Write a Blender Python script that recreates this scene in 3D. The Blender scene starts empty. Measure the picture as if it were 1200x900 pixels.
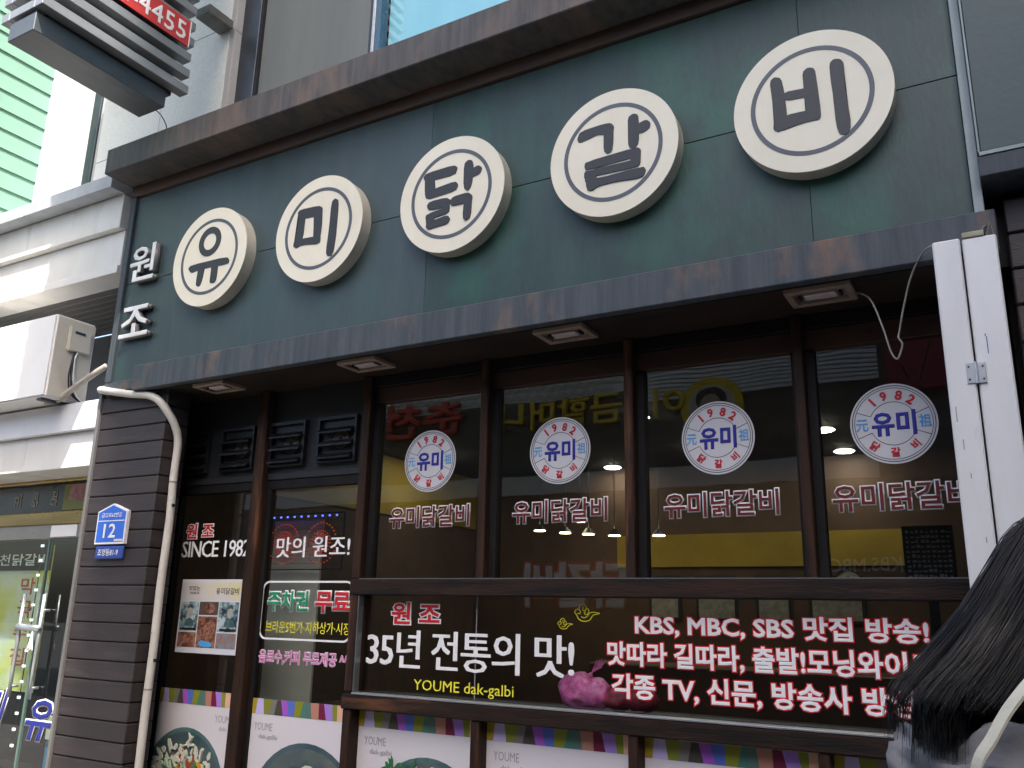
import bpy, bmesh, math, random
from mathutils import Vector, Matrix, Quaternion
random.seed(7)
S = bpy.context.scene
COL = S.collection
R = math.radians

# ------------------------------------------------------------ camera
cam_d = bpy.data.cameras.new('camera'); cam = bpy.data.objects.new('camera', cam_d); COL.objects.link(cam)
cam_d.sensor_width = 36.0; cam_d.lens = 30.481; cam_d.clip_start = 0.05; cam_d.clip_end = 500
cr = Vector((0.86735005, 0.49725063, 0.02111172)); cu = Vector((0.10970399, -0.23238681, 0.96641679)); cf = Vector((-0.48545744, 0.83590561, 0.25611109))
m = Matrix((cr, cu, -cf)).transposed().to_4x4(); m.translation = Vector((4.6212, -3.7559, 1.45)); cam.matrix_world = m
S.camera = cam
# ------------------------------------------------------------ sky, sun, exposure
SUN_EL = R(56); sun_h = Vector((1.0, -1.0, 0)).normalized()
sun_v = Vector((sun_h.x * math.cos(SUN_EL), sun_h.y * math.cos(SUN_EL), math.sin(SUN_EL)))
W = bpy.data.worlds.new('World'); S.world = W; W.use_nodes = True
nt = W.node_tree; sky = nt.nodes.new('ShaderNodeTexSky'); sky.sky_type = 'NISHITA'; sky.sun_disc = False
sky.sun_elevation = SUN_EL; sky.sun_rotation = math.atan2(sun_v.x, sun_v.y); sky.air_density = 1.0; sky.dust_density = 5.0; sky.ozone_density = 1.0
bg = nt.nodes['Background']; bg.inputs[1].default_value = 0.13; nt.links.new(sky.outputs[0], bg.inputs[0])
sl = bpy.data.lights.new('sun', 'SUN'); sl.energy = 2.6; sl.angle = R(0.5); sl.color = (1.0, .95, .87)
so = bpy.data.objects.new('sun', sl); COL.objects.link(so); so.location = (10, -10, 20); so.rotation_euler = sun_v.to_track_quat('Z', 'Y').to_euler()
S.view_settings.view_transform = 'Standard'; S.view_settings.look = 'None'; S.view_settings.gamma = 1; S.view_settings.use_curve_mapping = False
S.view_settings.exposure = 1.9
S.render.engine = 'CYCLES'
S.cycles.use_denoising = True; S.cycles.max_bounces = 8; S.cycles.transparent_max_bounces = 24; S.cycles.diffuse_bounces = 4
S.cycles.sample_clamp_indirect = 6

# ------------------------------------------------------------ materials
MATS = {}
def node(nt, t, **kw):
    n = nt.nodes.new('ShaderNode' + t)
    for k, v in kw.items(): setattr(n, k, v)
    return n
def mat(name, c1, c2=None, c3=None, scale=4.0, stretch=(1, 1, 1), detail=6, lo=.35, hi=.65, c3lo=.6, c3hi=.75, rough=.6, rvar=.1, bump=.0, bscale=None, metal=0.0, spec=.5, emit=None, estr=0, coat=0, c3stretch=None, c3scale=None, ovar=0.0):
    if name in MATS: return MATS[name]
    M = bpy.data.materials.new(name); M.use_nodes = True; MATS[name] = M
    nt = M.node_tree; P = nt.nodes['Principled BSDF']; L = nt.links.new
    P.inputs['Metallic'].default_value = metal; P.inputs['Specular IOR Level'].default_value = spec; P.inputs['Roughness'].default_value = rough
    P.inputs['Coat Weight'].default_value = coat
    P.inputs['Base Color'].default_value = (*c1, 1)
    M.diffuse_color = (*c1, 1)
    if emit: P.inputs['Emission Color'].default_value = (*emit, 1); P.inputs['Emission Strength'].default_value = estr
    if c2:
        tc = node(nt, 'TexCoord'); oi = node(nt, 'ObjectInfo'); mul = node(nt, 'VectorMath', operation='SCALE')
        add = node(nt, 'VectorMath', operation='ADD'); comb = node(nt, 'CombineXYZ')
        for k in range(3): L(oi.outputs['Random'], comb.inputs[k])
        L(comb.outputs[0], mul.inputs[0]); mul.inputs['Scale'].default_value = 17.3
        L(tc.outputs['Object'], add.inputs[0]); L(mul.outputs[0], add.inputs[1])
        def nz(sc, st, d):
            mp = node(nt, 'Mapping'); mp.inputs['Scale'].default_value = st; L(add.outputs[0], mp.inputs[0])
            n = node(nt, 'TexNoise'); n.inputs['Scale'].default_value = sc; n.inputs['Detail'].default_value = d; n.inputs['Roughness'].default_value = .62; L(mp.outputs[0], n.inputs[0]); return n
        n1 = nz(scale, stretch, detail)
        mr = node(nt, 'MapRange'); mr.inputs[1].default_value = lo; mr.inputs[2].default_value = hi; L(n1.outputs[0], mr.inputs[0])
        mx = node(nt, 'Mix', data_type='RGBA'); mx.inputs[6].default_value = (*c1, 1); mx.inputs[7].default_value = (*c2, 1); L(mr.outputs[0], mx.inputs[0])
        out = mx.outputs[2]
        if c3:
            n3 = nz(c3scale or scale * .6, c3stretch or stretch, detail + 2)
            m3 = node(nt, 'MapRange'); m3.inputs[1].default_value = c3lo; m3.inputs[2].default_value = c3hi; L(n3.outputs[0], m3.inputs[0])
            mx3 = node(nt, 'Mix', data_type='RGBA'); mx3.inputs[7].default_value = (*c3, 1); L(out, mx3.inputs[6]); L(m3.outputs[0], mx3.inputs[0]); out = mx3.outputs[2]
        if ovar:
            hs = node(nt, 'HueSaturation'); mo = node(nt, 'MapRange'); mo.inputs[3].default_value = 1 - ovar; mo.inputs[4].default_value = 1 + ovar; L(oi.outputs['Random'], mo.inputs[0]); L(mo.outputs[0], hs.inputs['Value']); L(out, hs.inputs['Color']); out = hs.outputs[0]
        L(out, P.inputs['Base Color'])
        rr = node(nt, 'MapRange'); rr.inputs[3].default_value = max(0, rough - rvar); rr.inputs[4].default_value = min(1, rough + rvar); L(n1.outputs[0], rr.inputs[0]); L(rr.outputs[0], P.inputs['Roughness'])
        if bump:
            nb = nz(bscale or scale * 6, stretch, 4); b = node(nt, 'Bump'); b.inputs['Strength'].default_value = bump; b.inputs['Distance'].default_value = .01
            L(nb.outputs[0], b.inputs['Height']); L(b.outputs[0], P.inputs['Normal'])
    return M
def glass(name, tint=(.9, .95, .93), ior=1.7):
    if name in MATS: return MATS[name]
    M = bpy.data.materials.new(name); M.use_nodes = True; MATS[name] = M
    nt = M.node_tree; nt.nodes.clear(); L = nt.links.new
    o = node(nt, 'OutputMaterial'); t = node(nt, 'BsdfTransparent'); g = node(nt, 'BsdfGlossy'); f = node(nt, 'Fresnel'); x = node(nt, 'MixShader')
    t.inputs[0].default_value = (*tint, 1); g.inputs['Roughness'].default_value = .004; f.inputs[0].default_value = ior
    tc = node(nt, 'TexCoord'); n = node(nt, 'TexNoise'); n.inputs['Scale'].default_value = 1.3; b = node(nt, 'Bump'); b.inputs['Strength'].default_value = .035; b.inputs['Distance'].default_value = .05
    L(tc.outputs['Object'], n.inputs[0]); L(n.outputs[0], b.inputs['Height']); L(b.outputs[0], g.inputs['Normal'])
    gm = node(nt, 'NewGeometry'); iv = node(nt, 'Math', operation='SUBTRACT'); iv.inputs[0].default_value = 1.0; ml = node(nt, 'Math', operation='MULTIPLY')
    L(gm.outputs['Backfacing'], iv.inputs[1]); L(f.outputs[0], ml.inputs[0]); L(iv.outputs[0], ml.inputs[1]); L(ml.outputs[0], x.inputs[0]); L(t.outputs[0], x.inputs[1]); L(g.outputs[0], x.inputs[2]); L(x.outputs[0], o.inputs[0])
    return M
def flat(name, c, rough=.5, spec=.3): return mat('print_' + name, c, rough=rough, spec=spec)

patina = mat('patina', (.013, .034, .031), (.028, .066, .056), (.014, .125, .076), scale=3.2, stretch=(2.2, 1, .55), detail=9, lo=.30, hi=.72, c3lo=.48, c3hi=.82, rough=.46, rvar=.13, bump=.16, c3stretch=(1.2, 1, .9), c3scale=1.7, ovar=.05)
patina_grey_lit = mat('patina_grey_lit', (.032, .052, .055), (.050, .076, .078), (.026, .092, .074), scale=3.2, stretch=(2.2, 1, .55), detail=9, lo=.30, hi=.72, c3lo=.56, c3hi=.86, rough=.44, rvar=.12, bump=.14, c3stretch=(1.2, 1, .9), c3scale=1.6, ovar=.05)  # grey patina of left panels, made paler to paint in the brighter light there
patina_blue = mat('patina_blue', (.030, .055, .060), (.038, .072, .074), scale=5, rough=.5, bump=.1)
copper = mat('oxidised_copper', (.040, .052, .064), (.095, .108, .122), (.21, .13, .095), scale=9, stretch=(2.0, 1, .14), detail=8, lo=.30, hi=.74, c3lo=.55, c3hi=.80, rough=.62, bump=.35, c3stretch=(2.2, 1, 1.1), c3scale=2.2, spec=.3)
copper_brown = mat('browned_copper', (.050, .048, .050), (.115, .110, .108), (.19, .13, .10), scale=9, stretch=(2.0, 1, .14), detail=8, lo=.30, hi=.74, c3lo=.50, c3hi=.80, rough=.62, bump=.35, c3stretch=(1.8, 1, 1.0), c3scale=1.8, spec=.3)
wood_v = mat('burnt_wood_upright', (.016, .010, .008), (.055, .025, .014), (.20, .080, .034), scale=9, stretch=(2.2, 2.2, .22), lo=.35, hi=.7, c3lo=.58, c3hi=.78, rough=.6, spec=.2, bump=.4, bscale=60)
wood_h = mat('burnt_wood_level', (.012, .009, .008), (.045, .022, .014), (.20, .080, .034), scale=9, stretch=(.22, 2.2, 2.2), lo=.38, hi=.72, c3lo=.60, c3hi=.80, rough=.6, spec=.2, bump=.4, bscale=60)
black_wood = mat('black_wood', (.008, .008, .009), (.016, .013, .012), scale=8, stretch=(1, 1, .3), rough=.6, spec=.2, bump=.2)
soffit_m = mat('dark_soffit', (.020, .016, .014), (.042, .027, .020), scale=4, stretch=(.4, 1, 1), rough=.7, spec=.2, bump=.15)
board_m = mat('brown_siding', (.030, .023, .024), (.046, .036, .036), (.07, .06, .058), scale=7, stretch=(.35, 1, 2.5), rough=.5, bump=.3, bscale=60, c3lo=.6, c3hi=.8, ovar=.16)
cream = mat('cream_acrylic', (.78, .73, .585), (.72, .67, .53), (.60, .55, .43), scale=3, rough=.35, rvar=.08, spec=.4, c3lo=.58, c3hi=.95, c3scale=2.2, c3stretch=(2, 1, .6))
disc_rim = mat('disc_rim', (.62, .59, .50), (.50, .475, .40), scale=6, rough=.55)
ink = mat('charcoal_ink', (.019, .020, .023), (.028, .029, .033), scale=14, rough=.5)
ring_ink = mat('ring_ink', (.085, .095, .115), (.07, .08, .10), scale=10, rough=.5)
white_face = mat('white_letter_face', (.78, .78, .77), (.70, .70, .70), scale=20, rough=.4)
letter_side = mat('letter_side', (.28, .28, .28), (.2, .2, .2), scale=9, rough=.5, metal=.3)
stone = mat('pale_granite', (.66, .65, .64), (.57, .56, .55), scale=60, detail=4, rough=.55, bump=.05, c3=(.48, .47, .46), c3scale=1.2, c3lo=.6, c3hi=.85)
stone2 = mat('weathered_stone', (.74, .73, .70), (.65, .635, .60), (.44, .40, .34), scale=3, stretch=(1, 1, .35), rough=.65, bump=.1, c3lo=.58, c3hi=.8)
stone_cap = mat('grey_stone_cap', (.44, .46, .49), (.37, .39, .42), scale=6, rough=.6)
jamb_m = mat('beige_jamb', (.60, .56, .50), (.52, .48, .43), scale=30, rough=.6)
dark_metal = mat('dark_window_metal', (.055, .068, .085), (.045, .055, .07), scale=8, rough=.4, metal=.5)
grey_metal = mat('grey_sign_metal', (.095, .105, .115), (.14, .15, .16), (.24, .25, .26), scale=4, stretch=(1, .4, 1), rough=.42, metal=.35, c3lo=.6, c3hi=.8)
slat_metal = mat('pale_slat_metal', (.34, .35, .36), (.26, .27, .28), (.16, .16, .17), scale=6, stretch=(1, .4, 1), rough=.45, metal=.4)
alu = mat('aluminium', (.62, .64, .66), (.5, .52, .54), scale=12, rough=.35, metal=.8)
white_paint = mat('white_painted_metal', (.76, .76, .76), (.68, .68, .68), (.42, .40, .37), scale=5, stretch=(1, 1, .25), detail=9, rough=.4, rvar=.06, c3lo=.60, c3hi=.85, c3stretch=(3, 1, .4), c3scale=3)
pvc = mat('white_pvc', (.66, .63, .57), (.56, .53, .47), (.34, .27, .20), scale=5, rough=.45, c3lo=.6, c3hi=.8)
ac_white = mat('air_conditioner_white', (.84, .83, .81), (.80, .79, .76), scale=4, rough=.45)
ac_cream = mat('air_conditioner_cream', (.66, .62, .53), (.60, .56, .47), (.42, .37, .29), scale=4, rough=.5, c3lo=.62, c3hi=.85)
cable_m = mat('black_cable', (.02, .022, .025), rough=.5)
cable_w = mat('grey_cable', (.16, .145, .125), (.26, .25, .235), scale=20, rough=.5)
green_siding = mat('mint_siding', (.20, .38, .29), (.18, .34, .26), scale=3, rough=.6)
gold = mat('gold_metal', (.42, .31, .10), (.30, .22, .08), scale=5, stretch=(.3, 1, 2), rough=.28, metal=.6)
dark_glass_back = mat('dark_interior', (.014, .013, .013), (.022, .019, .017), scale=3, rough=.8)
GL = glass('shop_glass', (.90, .93, .92), 2.0)
GL2 = glass('green_door_glass', (.84, .90, .87), 1.7)
GL3 = glass('upper_window_glass', (.82, .95, .98), 1.8)
red_p = flat('red', (.62, .022, .030)); white_p = flat('white', (.85, .84, .84)); yellow_p = flat('yellow', (.78, .72, .05)); green_p = flat('green', (.02, .30, .13))
maroon_p = flat('maroon', (.15, .018, .016)); navy_p = flat('navy', (.035, .035, .33)); sky_p = flat('sky_blue', (.14, .42, .74)); pink_p = flat('pink', (.72, .22, .48)); black_p = flat('black', (.02, .02, .022))
grey_p = flat('grey', (.36, .35, .37)); plate_blue = flat('plate_blue', (.045, .16, .66)); plate_blue2 = flat('plate_dark_blue', (.035, .08, .33)); dred_p = flat('dark_red', (.22, .03, .03)); ochre_p = flat('ochre', (.75, .52, .02))

# ------------------------------------------------------------ builders
def wloc(o):
    v = Vector(o.location)
    while o.parent: o = o.parent; v += Vector(o.location)
    return v
def link(name, me, ma, parent=None, smooth=False):
    """one mesh object from world coordinates, origin moved to its middle"""
    vs = [v.co.copy() for v in me.vertices]
    lo = Vector((min(v.x for v in vs), min(v.y for v in vs), min(v.z for v in vs))); hi = Vector((max(v.x for v in vs), max(v.y for v in vs), max(v.z for v in vs)))
    c = (lo + hi) / 2
    for v in me.vertices: v.co -= c
    o = bpy.data.objects.new(name, me); COL.objects.link(o)
    if ma:
        for x in (ma if isinstance(ma, (list, tuple)) else [ma]): me.materials.append(x)
    if parent: o.parent = parent; o.location = c - wloc(parent)
    else: o.location = c
    if smooth:
        for p in me.polygons: p.use_smooth = True
    return o
def thing(name, label, cat, loc, group=None):
    o = bpy.data.objects.new(name, None); COL.objects.link(o); o.location = loc; o.empty_display_size = .1
    return tag(o, label, cat, group)
def tag(o, label, cat, group=None):
    o['label'] = label; o['category'] = cat
    if group: o['group'] = group
    return o
def struct(o): o['kind'] = 'structure'; return o
def bm_box(bm, x0, x1, y0, y1, z0, z1, mi=0):
    vs = [bm.verts.new(p) for p in ((x0, y0, z0), (x1, y0, z0), (x1, y1, z0), (x0, y1, z0), (x0, y0, z1), (x1, y0, z1), (x1, y1, z1), (x0, y1, z1))]
    for f in ((0, 3, 2, 1), (4, 5, 6, 7), (0, 1, 5, 4), (1, 2, 6, 5), (2, 3, 7, 6), (3, 0, 4, 7)):
        bm.faces.new([vs[i] for i in f]).material_index = mi
def bm_done(bm):
    bmesh.ops.recalc_face_normals(bm, faces=bm.faces[:]); me = bpy.data.meshes.new('m'); bm.to_mesh(me); bm.free(); return me
def box(name, x0, x1, y0, y1, z0, z1, ma, parent=None, bev=0.0, seg=1):
    bm = bmesh.new(); bm_box(bm, x0, x1, y0, y1, z0, z1)
    if bev: bmesh.ops.bevel(bm, geom=bm.edges[:], offset=bev, segments=seg, affect='EDGES')
    return link(name, bm_done(bm), ma, parent)
def boxes(name, L, ma, parent=None, bev=0.0):
    bm = bmesh.new()
    for b in L: bm_box(bm, *b)
    if bev: bmesh.ops.bevel(bm, geom=bm.edges[:], offset=bev, segments=1, affect='EDGES')
    return link(name, bm_done(bm), ma, parent)
def bm_prism(bm, pts, y0, y1, mi=0, frame=None):
    """polygon in (x,z), from front y0 to back y1"""
    f = frame or (lambda x, y, z: (x, y, z))
    a = [bm.verts.new(f(x, y0, z)) for x, z in pts]; b = [bm.verts.new(f(x, y1, z)) for x, z in pts]; n = len(pts)
    bm.faces.new(a).material_index = mi; bm.faces.new(b[::-1]).material_index = mi
    for i in range(n): bm.faces.new((a[i], b[i], b[(i + 1) % n], a[(i + 1) % n])).material_index = mi
def prism(name, pts, y0, y1, ma, parent=None, bev=0):
    bm = bmesh.new(); bm_prism(bm, pts, y0, y1); bmesh.ops.triangulate(bm, faces=[f for f in bm.faces if len(f.verts) > 4])
    return link(name, bm_done(bm), ma, parent)
def circ(cx, cz, r, n=48, rz=None, a0=0, a1=2 * math.pi): return [(cx + r * math.cos(a0 + (a1 - a0) * i / n), cz + (rz or r) * math.sin(a0 + (a1 - a0) * i / n)) for i in range(n)]
def bm_ring(bm, cx, cz, r0, r1, y0, y1, n=64, a0=0.0, a1=2 * math.pi, mi=0):
    full = abs(a1 - a0 - 2 * math.pi) < 1e-6; k = n if full else n + 1; rows = []
    for i in range(k):
        a = a0 + (a1 - a0) * i / n; c, s = math.cos(a), math.sin(a)
        rows.append([bm.verts.new((cx + r * c, y, cz + r * s)) for r, y in ((r0, y0), (r1, y0), (r1, y1), (r0, y1))])
    for i in range(n):
        A, B = rows[i], rows[(i + 1) % k]
        for j in range(4): bm.faces.new((A[j], A[(j + 1) % 4], B[(j + 1) % 4], B[j])).material_index = mi
def ring(name, cx, cz, r0, r1, y0, y1, ma, parent=None, **k):
    bm = bmesh.new(); bm_ring(bm, cx, cz, r0, r1, y0, y1, **k); return link(name, bm_done(bm), ma, parent)
def smooth_path(P, n=8):
    P = [Vector(p) for p in P]; out = []
    for i in range(len(P) - 1):
        p0, p1, p2, p3 = P[max(i - 1, 0)], P[i], P[i + 1], P[min(i + 2, len(P) - 1)]
        for k in range(n):
            t = k / n; out.append(.5 * ((2 * p1) + (p2 - p0) * t + (2 * p0 - 5 * p1 + 4 * p2 - p3) * t * t + (3 * p1 - p0 - 3 * p2 + p3) * t ** 3))
    out.append(P[-1]); return out
def bm_tube(bm, P, r, sides=8, mi=0):
    rr = r if callable(r) else (lambda t: r); prev = None; up = Vector((.31, .17, .93)); n = len(P)
    for i, p in enumerate(P):
        t = (P[min(i + 1, n - 1)] - P[max(i - 1, 0)]).normalized(); s = t.cross(up)
        if s.length < 1e-4: s = t.cross(Vector((1, 0, 0)))
        s.normalize(); u = s.cross(t); q = rr(i / (n - 1))
        row = [bm.verts.new(p + (s * math.cos(2 * math.pi * k / sides) + u * math.sin(2 * math.pi * k / sides)) * q) for k in range(sides)]
        if prev:
            for k in range(sides): bm.faces.new((prev[k], prev[(k + 1) % sides], row[(k + 1) % sides], row[k])).material_index = mi
        else: bm.faces.new(row[::-1])
        prev = row
    bm.faces.new(prev)
def tube(name, P, r, ma, parent=None, sides=10, n=8):
    bm = bmesh.new(); bm_tube(bm, smooth_path(P, n), r, sides); return link(name, bm_done(bm), ma, parent, smooth=True)

# ---- lettering (flat print is thin real relief)
def text_mesh(body, bold=0.0, spacing=1.0, shear=0.0, fat=0.0):
    c = bpy.data.curves.new('t', 'FONT'); c.body = body; c.resolution_u = 2; c.space_character = spacing; c.shear = shear
    if bold > 0: c.bevel_depth = bold; c.bevel_resolution = 0
    else: c.extrude = .01
    o = bpy.data.objects.new('t', c); COL.objects.link(o); dg = bpy.context.evaluated_depsgraph_get(); dg.update()
    me = bpy.data.meshes.new_from_object(o.evaluated_get(dg)); bpy.data.objects.remove(o); bpy.data.curves.remove(c)
    zm = max(v.co.z for v in me.vertices)
    for v in me.vertices: v.co.z = (v.co.z + zm) / (2 * zm)      # 0 at the back, 1 at the front
    bm = bmesh.new(); bm.from_mesh(me); bmesh.ops.remove_doubles(bm, verts=bm.verts[:], dist=1e-5)
    if fat:
        d = bmesh.ops.duplicate(bm, geom=bm.verts[:] + bm.edges[:] + bm.faces[:])['geom']
        for v in d:
            if isinstance(v, bmesh.types.BMVert): v.co.x += fat; v.co.z *= .85
    bm.to_mesh(me); bm.free()
    return me
def bbox2(me): xs = [v.co.x for v in me.vertices]; ys = [v.co.y for v in me.vertices]; return min(xs), max(xs), min(ys), max(ys)
def front(x, z, d, y): return (x, y - d, z)
def back(x, z, d, y): return (-x, y + d, z)                      # lettering on the far side of the street, read facing the other way
def right(x, z, d, y): return (y + d, x, z)                     # on a face that looks towards +x
def lettering(name, body, bb, y, ma, parent=None, bold=.012, outline=None, ow=.05, spacing=1.0, thick=.002, face=front, flipz=False, shear=0.0, fat=0.0):
    """bb = x0,x1,z0,z1 of the inked letters on the plane"""
    x0, x1, z0, z1 = bb; me = text_mesh(body, bold, spacing, shear, fat); a, b, c, d = bbox2(me)
    def place(me, lift, t):
        for v in me.vertices:
            x = x0 + (v.co.x - a) / (b - a) * (x1 - x0); z = (v.co.y - c) / (d - c); z = z0 + (1 - z if flipz else z) * (z1 - z0)
            v.co = face(x, z, lift + v.co.z * t, y)
        bm = bmesh.new(); bm.from_mesh(me); bpy.data.meshes.remove(me)
        return bm_done(bm)
    zh = z1 - z0
    def parts(me):
        """cut the run of letters where the gaps between words are"""
        bm = bmesh.new(); bm.from_mesh(me); seen = set(); isl = []
        for v in bm.verts:
            if v in seen: continue
            st = [v]; seen.add(v); vs = []
            while st:
                q = st.pop(); vs.append(q)
                for e in q.link_edges:
                    w = e.other_vert(q)
                    if w not in seen: seen.add(w); st.append(w)
            isl.append((min(q.co.x for q in vs), max(q.co.x for q in vs), vs))
        isl.sort(key=lambda t: t[0]); groups = []
        for lo, hi, vs in isl:
            if groups and lo < groups[-1][1] + gap: groups[-1][1] = max(groups[-1][1], hi); groups[-1][2].update(vs)
            else: groups.append([lo, hi, set(vs)])
        out = []
        for lo, hi, vs in groups:
            b2 = bmesh.new(); mp = {}
            for v in vs: mp[v] = b2.verts.new(v.co)
            for f in bm.faces:
                if f.verts[0] in vs: b2.faces.new([mp[v] for v in f.verts])
            out.append((lo, hi, bm_done(b2)))
        bm.free(); bpy.data.meshes.remove(me); return out
    gap = .26 * zh
    solid = place(me, .001 if not outline else .0025, thick)
    om = place(text_mesh(body, ow, spacing, shear), .0006, .0014) if outline else None
    if parent or ' ' not in body:
        o = link(name, solid, ma, parent)
        if om: link('outline', om, outline, o)
        return o
    t = bpy.data.objects.new(name, None); COL.objects.link(t); t.location = face((x0 + x1) / 2, z0, 0, y)
    words = [(lo, hi, link('word', w, ma, t)) for lo, hi, w in parts(solid)]
    if om:
        gap = .26 * zh - 2 * (ow - bold) * (x1 - x0) / (b - a)
        for lo, hi, w in parts(om):
            m_ = (lo + hi) / 2; link('outline', w, outline, min(words, key=lambda q: abs((q[0] + q[1]) / 2 - m_))[2])
    return t

# ================================================================= SETTING
struct(box('ground', -60, 60, -60, 60, -.4, 0, mat('asphalt', (.05, .05, .05), (.065, .063, .06), scale=30, rough=.85, bump=.2)))
struct(box('pavement', -20, 20, -1.6, .0, .004, .10, mat('paving', (.28, .27, .26), (.22, .21, .2), scale=12, rough=.8), bev=.008))

# ================================================================= SIGN BOARD OF THE SHOP
YF = .09
sign = thing('shop_sign_board', 'long dark green patinated metal sign board with copper trim above the shopfront', 'sign board', (1.8, YF, 3.0))
for (xa, xb) in ((-.99, -.41), (-.41, 1.785), (1.785, 3.965), (3.965, 4.615)):
    for (za, zb) in ((3.02, 3.782), (3.782, 4.50)):
        box('panel', xa + .0006, xb - .0006, YF, YF + .03, za + .002, zb - .002, patina if xa > 1.7 else patina_grey_lit, sign, bev=.0014)
box('backing', -1.04, 4.66, YF + .024, .32, 2.915, 4.62, black_wood, sign)
box('side_trim', -1.048, -.99, YF - .025, YF + .09, 3.02, 4.50, copper, sign, bev=.004)
box('side_trim', 4.617, 4.655, YF - .05, YF + .1, 3.0, 4.75, mat('worn_zinc', (.30, .34, .34), (.22, .27, .27), scale=4, rough=.5), sign, bev=.003)
box('top_trim', -1.048, 4.615, YF - .028, YF + .05, 4.502, 4.592, mat('rusty_trim', (.05, .035, .03), (.10, .055, .04), (.20, .09, .055), scale=4, stretch=(.25, 1, 1), rough=.6, bump=.2), sign, bev=.004)
box('bottom_trim', -1.048, -.66, YF - .02, YF + .09, 2.945, 3.018, copper, sign, bev=.004)
cor = box('cornice', -1.06, 4.70, -.18, .42, 4.594, 4.80, copper_brown, sign, bev=.006)
fas = box('fascia', -.645, 4.69, 0.0, YF - .03, 2.905, 3.085, copper, sign, bev=.005)
box('soffit', -1.0, 4.69, .062, .62, 2.903, 2.913, soffit_m, sign)
for x in (-.41, 1.785, 3.965): pass

# ---- five discs
Z0 = 3.788
STROKES = {
'yu':[[(-191,-56),(-168,-40),(178,-43),(206,-69),(198,-90),(-25,-77),(-109,-82),(-159,-90)],[(-87,-76),(-31,-76),(-44,-168),(-60,-207),(-90,-197),(-91,-159)],[(46,-80),(101,-80),(98,-183),(85,-205),(45,-200),(49,-153)]],
'mi':[[(-181,142),(-166,159),(-7,151),(24,132),(19,88),(-147,98)],[(-177,151),(-119,118),(-125,-49),(-174,-94),(-195,-84),(-178,-18),(-165,89)],[(-42,141),(23,136),(28,-3),(20,-108),(-25,-85),(-28,29)],[(-167,-50),(27,-61),(25,-109),(-126,-84),(-178,-103)],[(107,152),(128,171),(153,155),(154,48),(153,-87),(142,-209),(105,-208),(93,-181),(105,-19)]],
'dak':[[(-196,149),(-176,168),(15,173),(38,155),(24,118),(-133,121),(-173,116)],[(-183,146),(-124,140),(-114,46),(-122,8),(-167,9),(-177,43)],[(-169,41),(-119,51),(30,66),(47,44),(32,15),(-106,8),(-157,5)],[(93,163),(115,180),(139,172),(148,127),(139,21),(121,-7),(95,14)],[(137,111),(183,130),(206,112),(196,82),(139,71)],[(-158,-44),(-141,-24),(-29,-25),(0,-44),(-13,-72),(-142,-71)],[(-54,-45),(-8,-42),(-5,-106),(-50,-114)],[(-161,-101),(-12,-83),(-5,-115),(-119,-125),(-159,-129)],[(-165,-102),(-116,-108),(-107,-164),(-153,-172)],[(-154,-154),(-108,-151),(-15,-139),(1,-161),(-17,-182),(-106,-185),(-140,-191),(-156,-180)],[(6,-51),(25,-32),(122,-28),(147,-49),(145,-80),(37,-76),(13,-74)],[(103,-60),(146,-52),(141,-174),(115,-189),(99,-173)]],
'gal':[[(-195,125),(-178,163),(-49,169),(-8,165),(8,144),(5,116),(-39,115),(-82,127),(-148,112),(-185,105)],[(-40,130),(6,135),(2,54),(-4,6),(-25,-2),(-41,19)],[(97,169),(121,182),(144,171),(146,113),(144,15),(125,-12),(97,3),(99,93)],[(143,114),(190,127),(210,108),(205,83),(173,69),(142,71)],[(-145,-27),(141,-17),(156,-34),(152,-60),(-145,-67),(-151,-47)],[(109,-24),(156,-29),(151,-116),(105,-117)],[(-151,-80),(152,-84),(148,-119),(-115,-110),(-155,-117)],[(-155,-79),(-107,-83),(-102,-150),(-145,-148)],[(-145,-123),(-99,-118),(-83,-142),(170,-134),(181,-156),(161,-186),(13,-170),(-83,-174),(-115,-192),(-138,-182)]],
'bi':[[(-174,151),(-157,166),(-131,153),(-122,85),(-116,-38),(-118,-83),(-149,-122),(-172,-105),(-162,-70),(-168,69)],[(-22,153),(-1,168),(24,156),(28,84),(36,-83),(29,-108),(-22,-96),(-17,-68),(-20,84)],[(-125,74),(30,60),(28,24),(-119,35)],[(-126,-51),(35,-56),(34,-105),(-44,-101),(-149,-119),(-148,-89)],[(100,159),(116,174),(141,166),(152,141),(147,31),(151,-37),(160,-177),(145,-214),(118,-206),(109,-163),(107,-16),(101,76)]]}
def chaikin(P, k=2):
    for _ in range(k):
        Q = []
        for i in range(len(P)):
            (a, b), (c, d) = P[i], P[(i + 1) % len(P)]; Q += [(a * .8 + c * .2, b * .8 + d * .2), (a * .2 + c * .8, b * .2 + d * .8)]
        P = Q
    return P
def grow(P, d):
    A = sum(P[i - 1][0] * P[i][1] - P[i][0] * P[i - 1][1] for i in range(len(P))); sg = 1 if A > 0 else -1; Q = []
    for i in range(len(P)):
        a, b, c = P[i - 1], P[i], P[(i + 1) % len(P)]; e1 = Vector((b[0] - a[0], b[1] - a[1])).normalized(); e2 = Vector((c[0] - b[0], c[1] - b[1])).normalized()
        n = Vector((e1.y, -e1.x)) + Vector((e2.y, -e2.x)); n = n.normalized() * sg * d if n.length > 1e-4 else Vector((0, 0)); Q.append((b[0] + n.x, b[1] + n.y))
    return Q
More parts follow.
